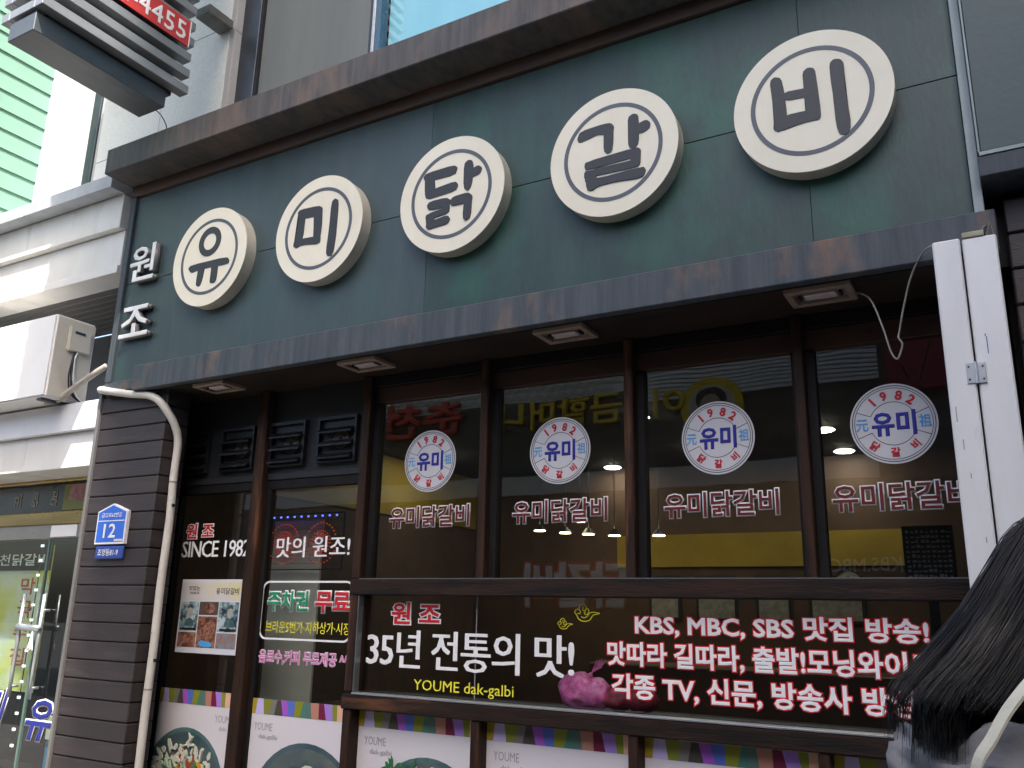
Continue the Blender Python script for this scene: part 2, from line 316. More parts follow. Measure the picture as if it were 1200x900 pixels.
for key, x, lab in (('yu', 0, 'leftmost cream sign disc, character 유 with a circle over two legs'), ('mi', .991, 'second cream sign disc from left, character 미 with an open square'), ('dak', 2.002, 'middle cream sign disc, dense character 닭'), ('gal', 3.012, 'fourth cream sign disc from left, character 갈 with a zigzag base'), ('bi', 4.013, 'rightmost and largest looking cream sign disc, character 비')):
    t = thing('sign_disc', lab, 'sign disc', (x, YF, Z0 - .36), 'round sign discs on the green board')
    box_ = prism('disc_body', circ(x, Z0, .357, 72), .004, YF + .005, disc_rim, t)
    prism('disc_face', circ(x, Z0, .36, 72), 0.0, .006, cream, t)
    ring('ring', x, Z0, .256, .278, -.0018, .002, ring_ink, t)
    bm = bmesh.new()
    if key == 'yu': bm_ring(bm, x - .005, Z0 + .112, .062, .109, -.0035, .002, n=32)
    for i, P in enumerate(STROKES[key]):
        bm_prism(bm, chaikin(grow([(x + a / 1000, Z0 + b / 1000) for a, b in P], .0065), 1), -.0030 - .0004 * i, .002)
    bmesh.ops.triangulate(bm, faces=[f for f in bm.faces if len(f.verts) > 4])
    link('character', bm_done(bm), ink, t)
# ---- two small raised letters
for ch, bb, w in (('원', (-.905, -.625, 3.760, 4.045), 'upper'), ('조', (-.925, -.605, 3.325, 3.565), 'lower')):
    t = thing('raised_letter', '%s small white raised letter %s at left end of green board' % (w, ch), 'letter', ((bb[0] + bb[1]) / 2, YF, bb[2]), 'small raised letters at the board end')
    lettering('letter_side', ch, bb, YF + .001, letter_side, t, bold=.018, thick=.05)
    lettering('letter_face', ch, bb, YF - .0505, white_face, t, bold=.019, thick=.004)

# ---- recessed lamps in the soffit
for i, xc in enumerate((.055, 1.32, 2.665, 3.965)):
    t = thing('soffit_lamp', ['bronze recessed lamp at left end of dark soffit, above the brown pillar', 'bronze recessed lamp in dark soffit above the second door', 'bronze recessed lamp in dark soffit above second window', 'bronze recessed lamp in soffit with loose cable hanging beside it'][i], 'lamp', (xc, .165, 2.903), 'recessed lamps under the sign')
    fm = mat('bronze_lamp_frame', (.34, .25, .19), (.26, .19, .14), scale=9, rough=.5)
    a, b, c, d = xc - .145, xc + .145, .062, .272
    for q in ((a, b, c, c + .032), (a, b, d - .032, d), (a, a + .032, c + .032, d - .032), (b - .032, b, c + .032, d - .032)):
        box('frame', q[0], q[1], q[2], q[3], 2.878, 2.9025, fm, t, bev=.003)
    box('reflector', a + .034, b - .034, c + .034, d - .034, 2.894, 2.9022, mat('lamp_reflector', (.20, .16, .14), (.36, .30, .27), scale=8, rough=.35, metal=.4), t)
    box('tube', a + .075, b - .075, c + .075, d - .075, 2.880, 2.893, mat('lamp_tube', (.66, .58, .58), rough=.3), t, bev=.004)
    for sx in (a + .05, b - .062): box('socket', sx, sx + .012, c + .08, d - .08, 2.880, 2.893, cable_m, t)

# ================================================================= SHOPFRONT
PF = .42
front_t = thing('shopfront_frame', 'burnt dark wood post and rail frame holding the shop windows', 'shopfront', (2.0, PF, 0))
box('post', .18, .27, PF, .56, .0, 2.9, wood_v, front_t, bev=.006)
for x0, x1 in ((1.10, 1.16), (1.985, 2.037), (2.885, 2.937), (3.77, 3.818), (4.62, 4.70)):
    box('post', x0, x1, PF, .56, 1.633, 2.9, wood_v, front_t, bev=.005)
    box('post', x0, x1, PF, .56, 0, .894, wood_v, front_t, bev=.005)
box('post', 1.10, 1.16, PF, .56, .991, 1.539, wood_v, front_t, bev=.005)
box('post', 4.62, 4.70, PF, .56, .991, 1.539, wood_v, front_t, bev=.005)
box('post', -1.08, -.61, .302, .56, 0, 2.9, black_wood, front_t, bev=.006)
box('rail', 1.095, 4.70, PF - .006, .56, 1.54, 1.632, wood_h, front_t, bev=.006)
box('rail', 1.09, 4.70, PF - .010, .56, .895, .978, wood_h, front_t, bev=.006)
box('sill_strip', 1.165, 4.62, PF - .012, PF + .06, .979, .989, alu, front_t, bev=.002)
box('edge_strip', 1.161, 1.169, PF + .005, PF + .05, .990, 1.538, mat('dull_alu', (.20, .21, .22), rough=.4, metal=.6), front_t)
box('rail', 1.095, 4.70, PF + .03, .56, 2.83, 2.901, black_wood, front_t, bev=.004)
box('thin_trim', 1.165, 4.62, PF - .004, PF + .05, 1.6325, 1.638, mat('dull_alu', (.2, .2, .2)), front_t)
YG = .50
head_m = mat('brown_window_head', (.042, .020, .014), (.07, .032, .02), scale=6, stretch=(.3, 1, 1), rough=.5)
WIN = ((1.16, 1.985), (2.037, 2.885), (2.937, 3.77), (3.818, 4.62))
wl = ('first upper window from the doors, dark glass', 'second upper window from the doors, dark glass', 'third upper window from the doors, dark glass', 'fourth upper window, beside the white folded shutter')
for (a, b), l in zip(WIN, wl):
    t = thing('upper_window', l, 'window', ((a + b) / 2, YG, 1.64), 'upper shop windows')
    box('head', a, b, YG - .028, YG + .03, 2.728, 2.829, head_m, t, bev=.003)
    box('stile', a, a + .045, YG - .03, YG + .03, 1.64, 2.727, black_wood, t, bev=.003)
    box('stile', b - .02, b, YG - .03, YG + .03, 1.64, 2.727, black_wood, t, bev=.003)
    box('glass_pane', a + .046, b - .021, YG, YG + .006, 1.64, 2.727, GL, t)
t = thing('panel_window', 'long low dark window strip with white and red lettering', 'window', (2.9, YG, .99))
for a, b in ((1.17, 1.952), (1.956, 4.62)): box('glass_pane', a, b, YG, YG + .006, .99, 1.539, GL, t)
box('glass_joint', 1.9525, 1.9555, YG - .002, YG + .008, .99, 1.539, grey_p, t)
t = thing('bottom_window', 'low windows under the lettered strip, covered by posters', 'window', (2.9, YG, .1))
for (a, b) in WIN: box('glass_pane', a, b, YG + .012, YG + .018, .1, .894, GL, t)
for (a, b) in WIN: box('kick_board', a, b, YG - .02, YG + .03, .0, .1, black_wood, t)

# ---- doors with transoms
vent_m = mat('vent_black', (.010, .011, .013), (.02, .021, .024), scale=9, rough=.35)
slat_m = mat('vent_slat', (.04, .042, .045), (.025, .025, .028), scale=9, rough=.3, metal=.6)
transom_m = mat('transom_board', (.012, .013, .015), (.018, .019, .021), scale=5, rough=.55)
fan_m = mat('fan_grille', (.20, .15, .11), rough=.4, metal=.5)
for i, (a, b, vents) in enumerate(((-.61, .18, ((-.70 + .10, -.33), (-.20, .12))), (.27, 1.10, ((.275, .59), (.70, 1.03))))):
    t = thing('transom_panel', ['black transom panel with two louvred vents above the left door', 'black transom panel with two louvred vents above the right door'][i], 'transom', ((a + b) / 2, YG, 2.28), 'transom panels over the doors')
    box('board', a, b, YG - .01, YG + .04, 2.285, 2.9, transom_m, t)
    box('lower_lip', a, b, YG - .03, YG - .011, 2.286, 2.33, transom_m, t, bev=.004)
    for k, (va, vb) in enumerate(vents):
        v = boxes('vent', [(va, vb, YG - .045, YG - .0105, 2.37, 2.385), (va, vb, YG - .045, YG - .0105, 2.655, 2.675), (va, va + .018, YG - .045, YG - .0105, 2.3855, 2.6545), (vb - .018, vb, YG - .045, YG - .0105, 2.3855, 2.6545), (va + .0185, vb - .0185, YG - .018, YG - .0108, 2.3855, 2.6545)], vent_m, t)
        for q in range(3):
            z = 2.42 + q * .085
            bm = bmesh.new(); bm_prism(bm, [(va + .02, z), (vb - .02, z), (vb - .02, z + .012), (va + .02, z + .012)], YG - .075 , YG - .03); 
            me = bm_done(bm)
            for vv in me.vertices:
                if vv.co.y < YG - .05: vv.co.z -= .03
            link('slat', me, slat_m if (i == 0 and k == 0) else vent_m if q == 1 else slat_m, v)
        if not (i == 0 and k == 0):
            bm = bmesh.new()
            for rr in (.022, .038, .054): bm_ring(bm, (va + vb) / 2 + .03, 2.52, rr, rr + .006, YG - .028, YG - .022, n=24)
            link('fan_grille', bm_done(bm), fan_m, v)
    d = thing('shop_door', ['left glass door beside the white pipe, with the small menu poster', 'right glass door with the white outlined parking notice'][i], 'door', ((a + b) / 2, YG, .02), 'shop doors')
    box('top_rail', a, b, YG - .02, YG + .03, 2.225, 2.284, black_wood, d, bev=.003)
    box('stile', a, a + .035, YG - .02, YG + .03, .02, 2.224, black_wood, d, bev=.003)
    box('stile', b - .035, b, YG - .02, YG + .03, .02, 2.224, black_wood, d, bev=.003)
    box('bottom_rail', a + .036, b - .036, YG - .02, YG + .03, .02, .14, black_wood, d, bev=.003)
    box('glass_pane', a + .036, b - .036, YG, YG + .006, .141, 2.224, GL, d)

# ---- stickers on the upper windows
def arc_char(ch, cx, cz, r, ang, h, y, ma, parent, w=None, turn=0):
    me = text_mesh(ch, .03); a, b, c, d = bbox2(me); s = h / (d - c); wd = min((b - a) * s, w or 9)
    sx = wd / (b - a); th = ang - math.pi / 2 + turn; cs, sn = math.cos(th), math.sin(th); px, pz = cx + r * math.cos(ang), cz + r * math.sin(ang)
    bm = bmesh.new(); bm.from_mesh(me); bpy.data.meshes.remove(me)
    for v in bm.verts:
        x = (v.co.x - (a + b) / 2) * sx; z = (v.co.y - (c + d) / 2) * s
        v.co = (px + x * cs - z * sn, y - .0042 - .0015 * v.co.z, pz + x * sn + z * cs)
    return link('character', bm_done(bm), ma, parent)
stick_white = mat('sticker_white', (.72, .69, .70), (.66, .64, .65), scale=6, rough=.45)
nth = ('first', 'second', 'third', 'fourth')
for i, xc in enumerate((1.587, 2.467, 3.362, 4.186)):
    zc = 2.335; y = YG - .0005
    t = thing('round_sticker', 'round white sticker with blue 유미 and red 1982 on the %s upper window' % nth[i], 'sticker', (xc, y, zc - .19), 'round stickers on the windows')
    prism('sheet', circ(xc, zc, .188, 56), y - .002, y, stick_white, t)
    bm = bmesh.new(); bm_ring(bm, xc, zc, .176, .1795, y - .0035, y - .0015, n=56); bm_ring(bm, xc, zc, .166, .1685, y - .0035, y - .0015, n=56)
    for a0, a1 in ((R(22), R(158)), (R(202), R(338))):
        bm_ring(bm, xc, zc, .100, .1025, y - .0035, y - .0015, n=30, a0=a0, a1=a1)
        for a in (a0, a1):
            c, s = math.cos(a), math.sin(a); nx, nz = -s * .0012, c * .0012
            bm_prism(bm, [(xc + .103 * c + nx, zc + .103 * s + nz), (xc + .166 * c + nx, zc + .166 * s + nz), (xc + .166 * c - nx, zc + .166 * s - nz), (xc + .103 * c - nx, zc + .103 * s - nz)], y - .0036, y - .0015)
    link('line_art', bm_done(bm), black_p, t)
    lettering('characters', '유미', (xc - .093, xc + .097, zc - .058, zc + .058), y - .002, navy_p, t, bold=.034)
    for ch, ang in zip('1982', (128, 104, 76, 52)): arc_char(ch, xc, zc, .134, R(ang), .046, y, red_p, t)
    for ch, ang in zip('닭갈비', (230, 270, 310)): arc_char(ch, xc, zc, .134, R(ang), .044, y, red_p, t, turn=math.pi)
    lettering('character', '元', (xc - .162, xc - .108, zc - .03, zc + .028), y - .002, sky_p, t, bold=.022)
    lettering('character', '祖', (xc + .108, xc + .160, zc - .028, zc + .034), y - .002, sky_p, t, bold=.022)
    x0 = (1.307, 2.175, 3.072, 3.896)[i]
    tag(lettering('window_lettering', '유미닭갈비', (x0, x0 + .577, 1.938, 2.062), YG - .001, maroon_p, None, bold=.016, outline=white_p, ow=.06, spacing=.98), 'maroon 유미닭갈비 lettering with white outline on the %s upper window' % nth[i], 'lettering', 'name lettering on the windows')

# ---- lettering on the long window strip
y = YG - .001
tag(lettering('window_lettering', '원 조', (1.362, 1.708, 1.378, 1.500), y, red_p, bold=.028, outline=white_p, ow=.075), 'red 원조 lettering with white outline at left of the long strip', 'lettering')
tag(lettering('window_lettering', '35년 전통의 맛!', (1.19, 2.562, 1.130, 1.345), y, white_p, bold=.004, spacing=.93, fat=.035), 'large white 35년 전통의 맛! lettering on the long strip', 'lettering')
tag(lettering('window_lettering', 'YOUME dak-galbi', (1.545, 2.203, 1.002, 1.078), y, yellow_p, bold=.004), 'yellow YOUME dak-galbi lettering low on the long strip', 'lettering')
tag(lettering('window_lettering', 'KBS, MBC, SBS 맛집 방송!', (2.90, 4.25, 1.352, 1.466), y, white_p, bold=.028, outline=red_p, ow=.072), 'white lettering outlined in red, top line beginning KBS', 'lettering', 'broadcast notice lines')
tag(lettering('window_lettering', '맛따라 길따라, 출발!모닝와이드', (2.748, 4.27, 1.200, 1.326), y, white_p, bold=.028, outline=red_p, ow=.072), 'white lettering outlined in red, middle line beginning 맛따라', 'lettering', 'broadcast notice lines')
tag(lettering('window_lettering', '각종 TV, 신문, 방송사 방영업소', (2.77, 4.42, 1.045, 1.172), y, white_p, bold=.028, outline=red_p, ow=.072), 'white lettering outlined in red, bottom line beginning 각종 TV', 'lettering', 'broadcast notice lines')
def swirl(cx, cz, s, ma, lab):
    bm = bmesh.new()
    def line(P, w=.09):
        P = [Vector((cx + a * s, y - .002, cz + b * s)) for a, b in P]; bm_tube(bm, smooth_path(P, 6), w * s * .45, 6)
    line([(-.75, .0), (-.95, .25), (-.7, .5), (-.4, .35), (-.45, .1), (-.65, .15)]); line([(-.5, .45), (-.45, .8), (-.1, .95), (.2, .75), (.15, .45), (-.1, .4), (-.15, .6), (0, .65)])
    line([(.2, .6), (.45, .45), (.35, .1), (.1, .05), (0, .22), (.15, .3)]); line([(-.75, 0), (-.55, -.35), (-.1, -.55), (.5, -.45), (.9, 0), (1.5, .15), (1.0, .25), (.6, .2), (.3, -.1), (.0, -.25), (-.3, -.15)])
    me = bm_done(bm)
    for v in me.vertices: v.co.y = (y - .001) + (v.co.y - (y - .002)) * .1
    return tag(link('cloud_decal', me, ma), lab, 'decal', 'yellow cloud decals')
swirl(2.617, 1.452, .058, yellow_p, 'larger yellow outline cloud decal on the long strip')
swirl(2.497, 1.398, .036, yellow_p, 'smaller yellow outline cloud decal on the long strip')

# ---- door lettering and posters
tag(lettering('window_lettering', '원 조', (-.50, -.225, 1.915, 2.02), y, red_p, bold=.024, outline=white_p, ow=.075), 'small red 원조 lettering with white outline on the left door', 'lettering')
tag(lettering('window_lettering', 'SINCE 1982', (-.525, .145, 1.785, 1.897), y, white_p, bold=.0, spacing=.9, fat=.02), 'white SINCE 1982 lettering on the left door', 'lettering')
tag(lettering('window_lettering', '맛의 원조!', (.385, 1.01, 1.772, 1.904), y, white_p, bold=.003, fat=.025), 'white 맛의 원조! lettering on the right door', 'lettering')
t = thing('parking_notice', 'rounded white outline notice with green 주차권 and red 무료 on right door', 'notice', (.66, y, 1.25))
bm = bmesh.new(); x0, x1, z0, z1, rr = .295, 1.062, 1.258, 1.625, .06
for cx, cz, a0 in ((x1 - rr, z1 - rr, 0), (x0 + rr, z1 - rr, 90), (x0 + rr, z0 + rr, 180), (x1 - rr, z0 + rr, 270)): bm_ring(bm, cx, cz, rr - .012, rr, y - .003, y - .0005, n=8, a0=R(a0), a1=R(a0 + 90))
for q in ((x0 + rr, x1 - rr, z1 - .012, z1), (x0 + rr, x1 - rr, z0, z0 + .012), (x0, x0 + .012, z0 + rr, z1 - rr), (x1 - .012, x1, z0 + rr, z1 - rr)): bm_box(bm, q[0], q[1], y - .003, y - .0005, q[2], q[3])
link('border', bm_done(bm), white_p, t)
lettering('green_words', '주차권', (.352, .700, 1.437, 1.562), y, green_p, t, bold=.03, outline=white_p, ow=.085)
lettering('red_words', '무료', (.760, 1.040, 1.432, 1.560), y, red_p, t, bold=.03, outline=white_p, ow=.085)
lettering('yellow_words', '브라운5번가·지하상가·시장', (.352, 1.055, 1.302, 1.375), y, yellow_p, t, bold=.006)
tag(lettering('handwritten_lettering', '음료수,커피 무료제공 ^^', (.315, 1.055, 1.112, 1.195), y, pink_p, bold=.004, outline=flat('pale_pink', (.72, .62, .70)), ow=.05), 'pink handwritten lettering 음료수,커피 under the parking notice', 'lettering')

def qn(n): return nth[n]
STRIPE = [(.40, .30, .03), (.55, .48, .78), (.22, .24, .03), (.20, .19, .17), (.07, .06, .05), (.38, .10, .55), (.10, .16, .55), (.24, .26, .02), (.07, .20, .16), (.10, .18, .15), (.48, .22, .16), (.17, .012, .05), (.38, .22, .66), (.22, .26, .02), (.75, .44, .30)]
def poster(x0, x1, ztop, zbot, y, lab, words=None, seed=0):
    rnd = random.Random(seed)
    t = thing('menu_poster', lab, 'poster', ((x0 + x1) / 2, y, zbot), 'striped menu posters')
    box('sheet', x0, x1, y - .002, y, zbot, ztop, mat('poster_paper', (.70, .665, .70), (.67, .64, .67), scale=3, rough=.4), t)
    n = len(STRIPE); ws = [rnd.uniform(.7, 1.3) for _ in range(n)]; tot = sum(ws); cx = x0; off = 0.0
    xs = [0.0]
    for w in ws: xs.append(xs[-1] + w / tot)
    lean = [0] + [rnd.uniform(-.012, .012) for _ in range(n - 1)] + [0]
    for k in range(n):
        a, b = x0 + (x1 - x0) * xs[k], x0 + (x1 - x0) * xs[k + 1]
        prism('stripe', [(a + lean[k] + .0003, ztop), (b + lean[k + 1] - .0003, ztop), (b - lean[k + 1] - .0003, ztop - .09), (a - lean[k] + .0003, ztop - .09)], y - .0035, y - .0022, flat('stripe%d' % k, STRIPE[k]), t)
    if words:
        lettering('words', 'YOUME', (words, words + .155, ztop - .185, ztop - .14), y - .002, grey_p, t, bold=-.004, thick=.001)
        lettering('words', 'dak-galbi', (words + .045, words + .20, ztop - .24, ztop - .205), y - .002, grey_p, t, bold=-.008, thick=.001)
    return t
def clipped(P, x0, x1, z0, z1):
    def cl(P, ins, cut):
        out = []
        for i in range(len(P)):
            a, b = P[i - 1], P[i]
            if ins(b):
                if not ins(a): out.append(cut(a, b))
                out.append(b)
            elif ins(a): out.append(cut(a, b))
        return out
    def cx(v): return lambda a, b: (v, a[1] + (b[1] - a[1]) * (v - a[0]) / (b[0] - a[0]))
    def cz(v): return lambda a, b: (a[0] + (b[0] - a[0]) * (v - a[1]) / (b[1] - a[1]), v)
    for ins, cut in ((lambda p: p[0] >= x0, cx(x0)), (lambda p: p[0] <= x1, cx(x1)), (lambda p: p[1] >= z0, cz(z0)), (lambda p: p[1] <= z1, cz(z1))):
        P = cl(P, ins, cut)
        if len(P) < 3: return None
    return P
def bowl_print(t, x0, x1, z0, z1, cx, cz, r, y, kind, seed):
    rnd = random.Random(seed); lay = [0]
    rim = mat('bowl_rim_print', (.045, .11, .12), (.10, .19, .19), scale=6, rough=.4) if kind == 'noodle' else mat('bowl_rim_blue', (.03, .07, .095), (.06, .11, .13), scale=5, rough=.4); inner = mat('bowl_inner_print', (.03, .07, .09), (.14, .16, .14), scale=3, rough=.4)
    def add(P, ma, nm):
        P = clipped(P, x0, x1, z0, z1)
        if P:
            lay[0] += 1; prism(nm, P, y - .0022 - .00007 * lay[0], y - .0020, ma, t)
    add(circ(cx, cz, r, 40), rim, 'bowl_print'); add(circ(cx, cz, r * .93, 40), inner, 'bowl_print')
    if kind == 'noodle':
        cols = [((.30, .16, .08), 30), ((.62, .64, .52), 90), ((.40, .55, .42), 40), ((.34, .07, .03), 36), ((.05, .22, .10), 24), ((.62, .60, .50), 16), ((.66, .34, .04), 4)]
        for c, n in cols:
            ma = flat('food_%02d%02d%02d' % tuple(int(v * 99) for v in c), c)
            for _ in range(n):
                a = rnd.uniform(.1, 3.04); rad = r * rnd.uniform(.35, .86) if c[0] > .5 and c[2] > .3 else r * rnd.uniform(.0, .62)
                px, pz = cx + rad * math.cos(a), cz + rad * math.sin(a); l, w = rnd.uniform(.04, .09), rnd.uniform(.006, .018); th = rnd.uniform(0, 3.1)
                pts = [(px + l * .5 * math.cos(q) * math.cos(th) - w * math.sin(q) * math.sin(th) + rnd.uniform(-.004, .004), pz + l * .5 * math.cos(q) * math.sin(th) + w * math.sin(q) * math.cos(th) + rnd.uniform(-.004, .004)) for q in [k * math.pi / 4 for k in range(8)]]
                add(pts, ma, 'food_print')
    else:
        for c, n, l0 in (((.60, .58, .36), 7, .10), ((.70, .68, .52), 7, .08), ((.10, .20, .07), 8, .05), ((.06, .09, .11), 5, .07)):
            ma = flat('food_%02d%02d%02d' % tuple(int(v * 99) for v in c), c)
            for _ in range(n):
                px, pz = cx + rnd.uniform(-.1, .2) * (1 if c[0] > .5 else 2.0), cz + r * rnd.uniform(.2, .62); l = l0 * rnd.uniform(.7, 1.2)
                add([(px + l * (1 + rnd.uniform(-.15, .15)) * math.cos(q), pz + l * .7 * math.sin(q)) for q in [k * math.pi / 5 for k in range(10)]], ma, 'food_print')
YP = YG - .004
t = poster(-.572, .102, .914, .16, YP, 'striped poster with bowl of vegetables low on the left door', -.06 + .04, 1); bowl_print(t, -.572, .102, .16, .82, -.27, .30, .38, YP, 'noodle', 3)
t = poster(.300, 1.050, .900, .16, YP, 'striped poster with dark blue bowl low on the right door', .335, 1); bowl_print(t, .300, 1.05, .16, .80, .78, .22, .45, YP, 'egg', 4)
YP2 = YG + .006
t = poster(1.162, 1.983, .888, .12, YP2, 'striped poster with leafy dish under the large white slogan', 1.21, 1)
bowl_print(t, 1.162, 1.983, .12, .78, 1.66, .27, .40, YP2, 'noodle', 8)
bm = bmesh.new(); rnd = random.Random(5)
for k in range(40):
    px, pz = 1.47 + rnd.uniform(-.09, .10), .555 + rnd.uniform(-.05, .05); l, w, th = rnd.uniform(.02, .05), .008, rnd.uniform(-.6, 3.4)
    bm_prism(bm, [(px, pz), (px + l * math.cos(th) - w * math.sin(th), pz + l * math.sin(th) + w * math.cos(th)), (px + 1.6 * l * math.cos(th), pz + 1.6 * l * math.sin(th)), (px + l * math.cos(th) + w * math.sin(th), pz + l * math.sin(th) - w * math.cos(th))], YP2 - .024 - .0001 * k, YP2 - .0205)
link('leaf_print', bm_done(bm), flat('leaf_green', (.03, .16, .06)), t)
poster(2.039, 2.883, .884, .12, YP2, 'striped poster between the wooden posts under the onion bag', 2.085, 1)
poster(2.939, 3.768, .880, .12, YP2, 'striped poster under the red outlined lettering', 2.985, 1)
poster(3.820, 4.618, .880, .12, YP2, 'striped poster low beside the person', 3.86, 1)
# ---- small menu poster on the left door
t = thing('photo_poster', 'small white poster with six photographs on the left door', 'poster', (-.19, YP, 1.15))
x0, x1, z0, z1 = -.478, .104, 1.148, 1.634
box('sheet', x0, x1, YP - .002, YP, z0, z1, mat('photo_poster_paper', (.66, .68, .73), (.63, .65, .70), scale=4, rough=.4), t)
box('header', x0 + .02, x1 - .006, YP - .0032, YP - .0022, 1.495, 1.615, mat('header_print', (.66, .62, .60), (.72, .62, .22), scale=4, lo=.5, hi=.7, rough=.4), t)
lettering('words', '유미닭갈비', (-.13, .085, 1.535, 1.578), YP - .003, black_p, t, bold=.004, thick=.001)
lettering('words', '맛있는', (-.40, -.29, 1.560, 1.590), YP - .003, black_p, t, bold=.0, thick=.001)
lettering('words', '이야기', (-.385, -.30, 1.532, 1.552), YP - .003, black_p, t, bold=.0, thick=.001)
food_m = mat('stew_photo', (.18, .055, .035), (.40, .22, .15), (.07, .03, .025), scale=30, lo=.42, hi=.6, c3lo=.5, c3hi=.6, rough=.4); cook_m = mat('kitchen_photo', (.12, .24, .27), (.46, .56, .57), (.02, .05, .06), scale=13, lo=.42, hi=.58, c3lo=.5, c3hi=.58, rough=.4); pan_m = mat('pan_photo', (.05, .045, .045), (.13, .10, .09), scale=14, rough=.4)
for a, b, c, d, ma in ((-.462, -.287, 1.292, 1.485, cook_m), (-.279, -.095, 1.398, 1.485, pan_m), (-.087, .096, 1.292, 1.485, cook_m), (-.462, -.287, 1.185, 1.283, food_m), (-.279, -.095, 1.185, 1.389, food_m), (-.087, .096, 1.185, 1.283, mat('platter_photo', (.20, .28, .30), (.32, .12, .10), (.05, .09, .10), scale=16, rough=.4))):
    box('photo', a, b, YP - .0034, YP - .0022, c, d, ma, t)
skin_p = flat('face_print', (.52, .40, .34))
for cx in (-.365, .02):
    prism('face_print', chaikin([(cx - .022, 1.44), (cx + .020, 1.445), (cx + .026, 1.41), (cx + .012, 1.378), (cx - .012, 1.378), (cx - .026, 1.408)], 2), YP - .0045, YP - .0035, mat('face_photo', (.46, .42, .38), (.30, .30, .29), scale=30, rough=.4), t)
    prism('hair_print', chaikin([(cx - .030, 1.435), (cx - .012, 1.446), (cx + .016, 1.444), (cx + .028, 1.438), (cx + .024, 1.462), (cx, 1.470), (cx - .024, 1.462)], 2), YP - .0052, YP - .0035, mat('hair_photo', (.05, .07, .07), (.10, .12, .12), scale=30, rough=.4), t)
    prism('apron_print', chaikin([(cx - .05, 1.322), (cx + .05, 1.322), (cx + .04, 1.36), (cx + .012, 1.376), (cx - .012, 1.376), (cx - .04, 1.36)], 2), YP - .0043, YP - .0035, mat('apron_photo', (.04, .09, .10), (.10, .17, .18), scale=24, rough=.4), t); box('caption_print', cx - .085, cx + .072, YP - .0045, YP - .0035, 1.296, 1.312, black_p, t)
prism('pan_print', circ(-.18, 1.443, .055, 20, .034), YP - .0044, YP - .0035, food_m, t)
prism('bubble_print', chaikin([(-.26, 1.215), (-.23, 1.235), (-.19, 1.228), (-.14, 1.222), (-.12, 1.205), (-.14, 1.192), (-.2, 1.19), (-.24, 1.198)], 2), YP - .0044, YP - .0035, flat('bubble_blue', (.08, .36, .70)), t)

# ================================================================= INSIDE THE SHOP
ir = struct(box('interior_floor', -.95, 5.0, .62, 5.6, .004, .03, mat('floor_dark', (.05, .04, .035), (.07, .055, .045), scale=4, rough=.5)))
struct(box('interior_ceiling', -1.0, 5.0, .60, 5.6, 3.0, 3.1, mat('ceiling_dark', (.06, .055, .05), (.05, .045, .04), scale=3, rough=.8)))
struct(box('interior_wall_back', -.95, 5.0, 5.0, 5.1, .0, 3.0, mat('wall_brown', (.12, .065, .035), (.085, .048, .028), scale=3, rough=.7)))
struct(box('interior_wall_left', -1.02, -.92, .62, 5.0, 0, 3.0, mat('wall_brown', (.05, .03, .02))))
struct(box('interior_wall_right', 4.95, 5.05, .62, 5.0, 0, 3.0, mat('wall_maroon', (.14, .02, .028), (.11, .015, .02), scale=2, rough=.7)))
yel_w = mat('yellow_wall', (.40, .27, .02), (.32, .21, .015), scale=2, rough=.6)
tag(box('yellow_wall_panel', -.918, -.90, 1.2, 4.98, 2.40, 2.99, yel_w), 'yellow panel high on the left inside wall of the shop', 'wall panel')
tag(box('yellow_wall_panel', .9, 3.75, 4.97, 4.998, 1.95, 2.28, yel_w), 'yellow panel on the back inside wall of the shop', 'wall panel')
lamp_m = mat('downlight_glow', (.8, .78, .7), emit=(1.0, .93, .78), estr=17)
for i, (x, yy) in enumerate(((.95, 4.75), (3.32, 3.67), (3.31, 4.72), (-.35, 3.5), (2.1, 4.1), (2.1, 2.6))):  # the light over the left tables is added to brighten the yellow panel
    tt = thing('ceiling_downlight', 'lit round downlight in the shop ceiling, ' + ('far left corner', 'nearest above the fourth window', 'behind the one above the fourth window', 'added over the left tables to light the yellow panel', 'mid room', 'front mid room')[i], 'ceiling light', (x, yy, 3.0), 'lit ceiling downlights')
    bm = bmesh.new(); bmesh.ops.create_cone(bm, cap_ends=True, segments=24, radius1=.075, radius2=.075, depth=.016, matrix=Matrix.Translation((x, yy, 2.985))); link('diffuser', bm_done(bm), lamp_m, tt)
    bm = bmesh.new(); bmesh.ops.create_cone(bm, cap_ends=False, segments=24, radius1=.095, radius2=.08, depth=.014, matrix=Matrix.Translation((x, yy, 2.992))); link('trim', bm_done(bm), white_paint, tt)
tag(box('service_counter', 1.2, 3.9, 3.6, 4.2, .03, 1.05, mat('counter_wood', (.09, .05, .03), (.13, .07, .04), scale=5, rough=.5), bev=.01), 'dark wooden service counter inside the shop', 'counter')
for i, (x, yy) in enumerate(((.2, 1.8), (1.7, 1.7), (3.2, 1.7))):
    tt = thing('dining_table', 'dining table inside the shop, %s from the doors' % nth[i], 'table', (x, yy, .03), 'dining tables inside')
    box('tabletop', x - .45, x + .45, yy - .38, yy + .38, .71, .75, mat('table_top', (.16, .09, .05), (.2, .12, .07), scale=5, rough=.35), tt, bev=.01)
    for sx in (-.38, .38):
        for sy in (-.31, .31): box('leg', x + sx - .025, x + sx + .025, yy + sy - .025, yy + sy + .025, .03, .709, dark_metal, tt)
    bm = bmesh.new(); bmesh.ops.create_cone(bm, cap_ends=True, segments=24, radius1=.15, radius2=.17, depth=.03, matrix=Matrix.Translation((x, yy, .766))); link('griddle', bm_done(bm), cable_m, tt)
tag(box('pale_screen_panel', -.10, .36, .95, .97, .05, 2.07, mat('pale_screen', (.62, .58, .50), (.54, .50, .43), scale=3, rough=.6)), 'pale upright panel standing behind the right door glass', 'panel')
pend_g = mat('pendant_glow', (.8, .7, .5), emit=(1.0, .82, .5), estr=5)
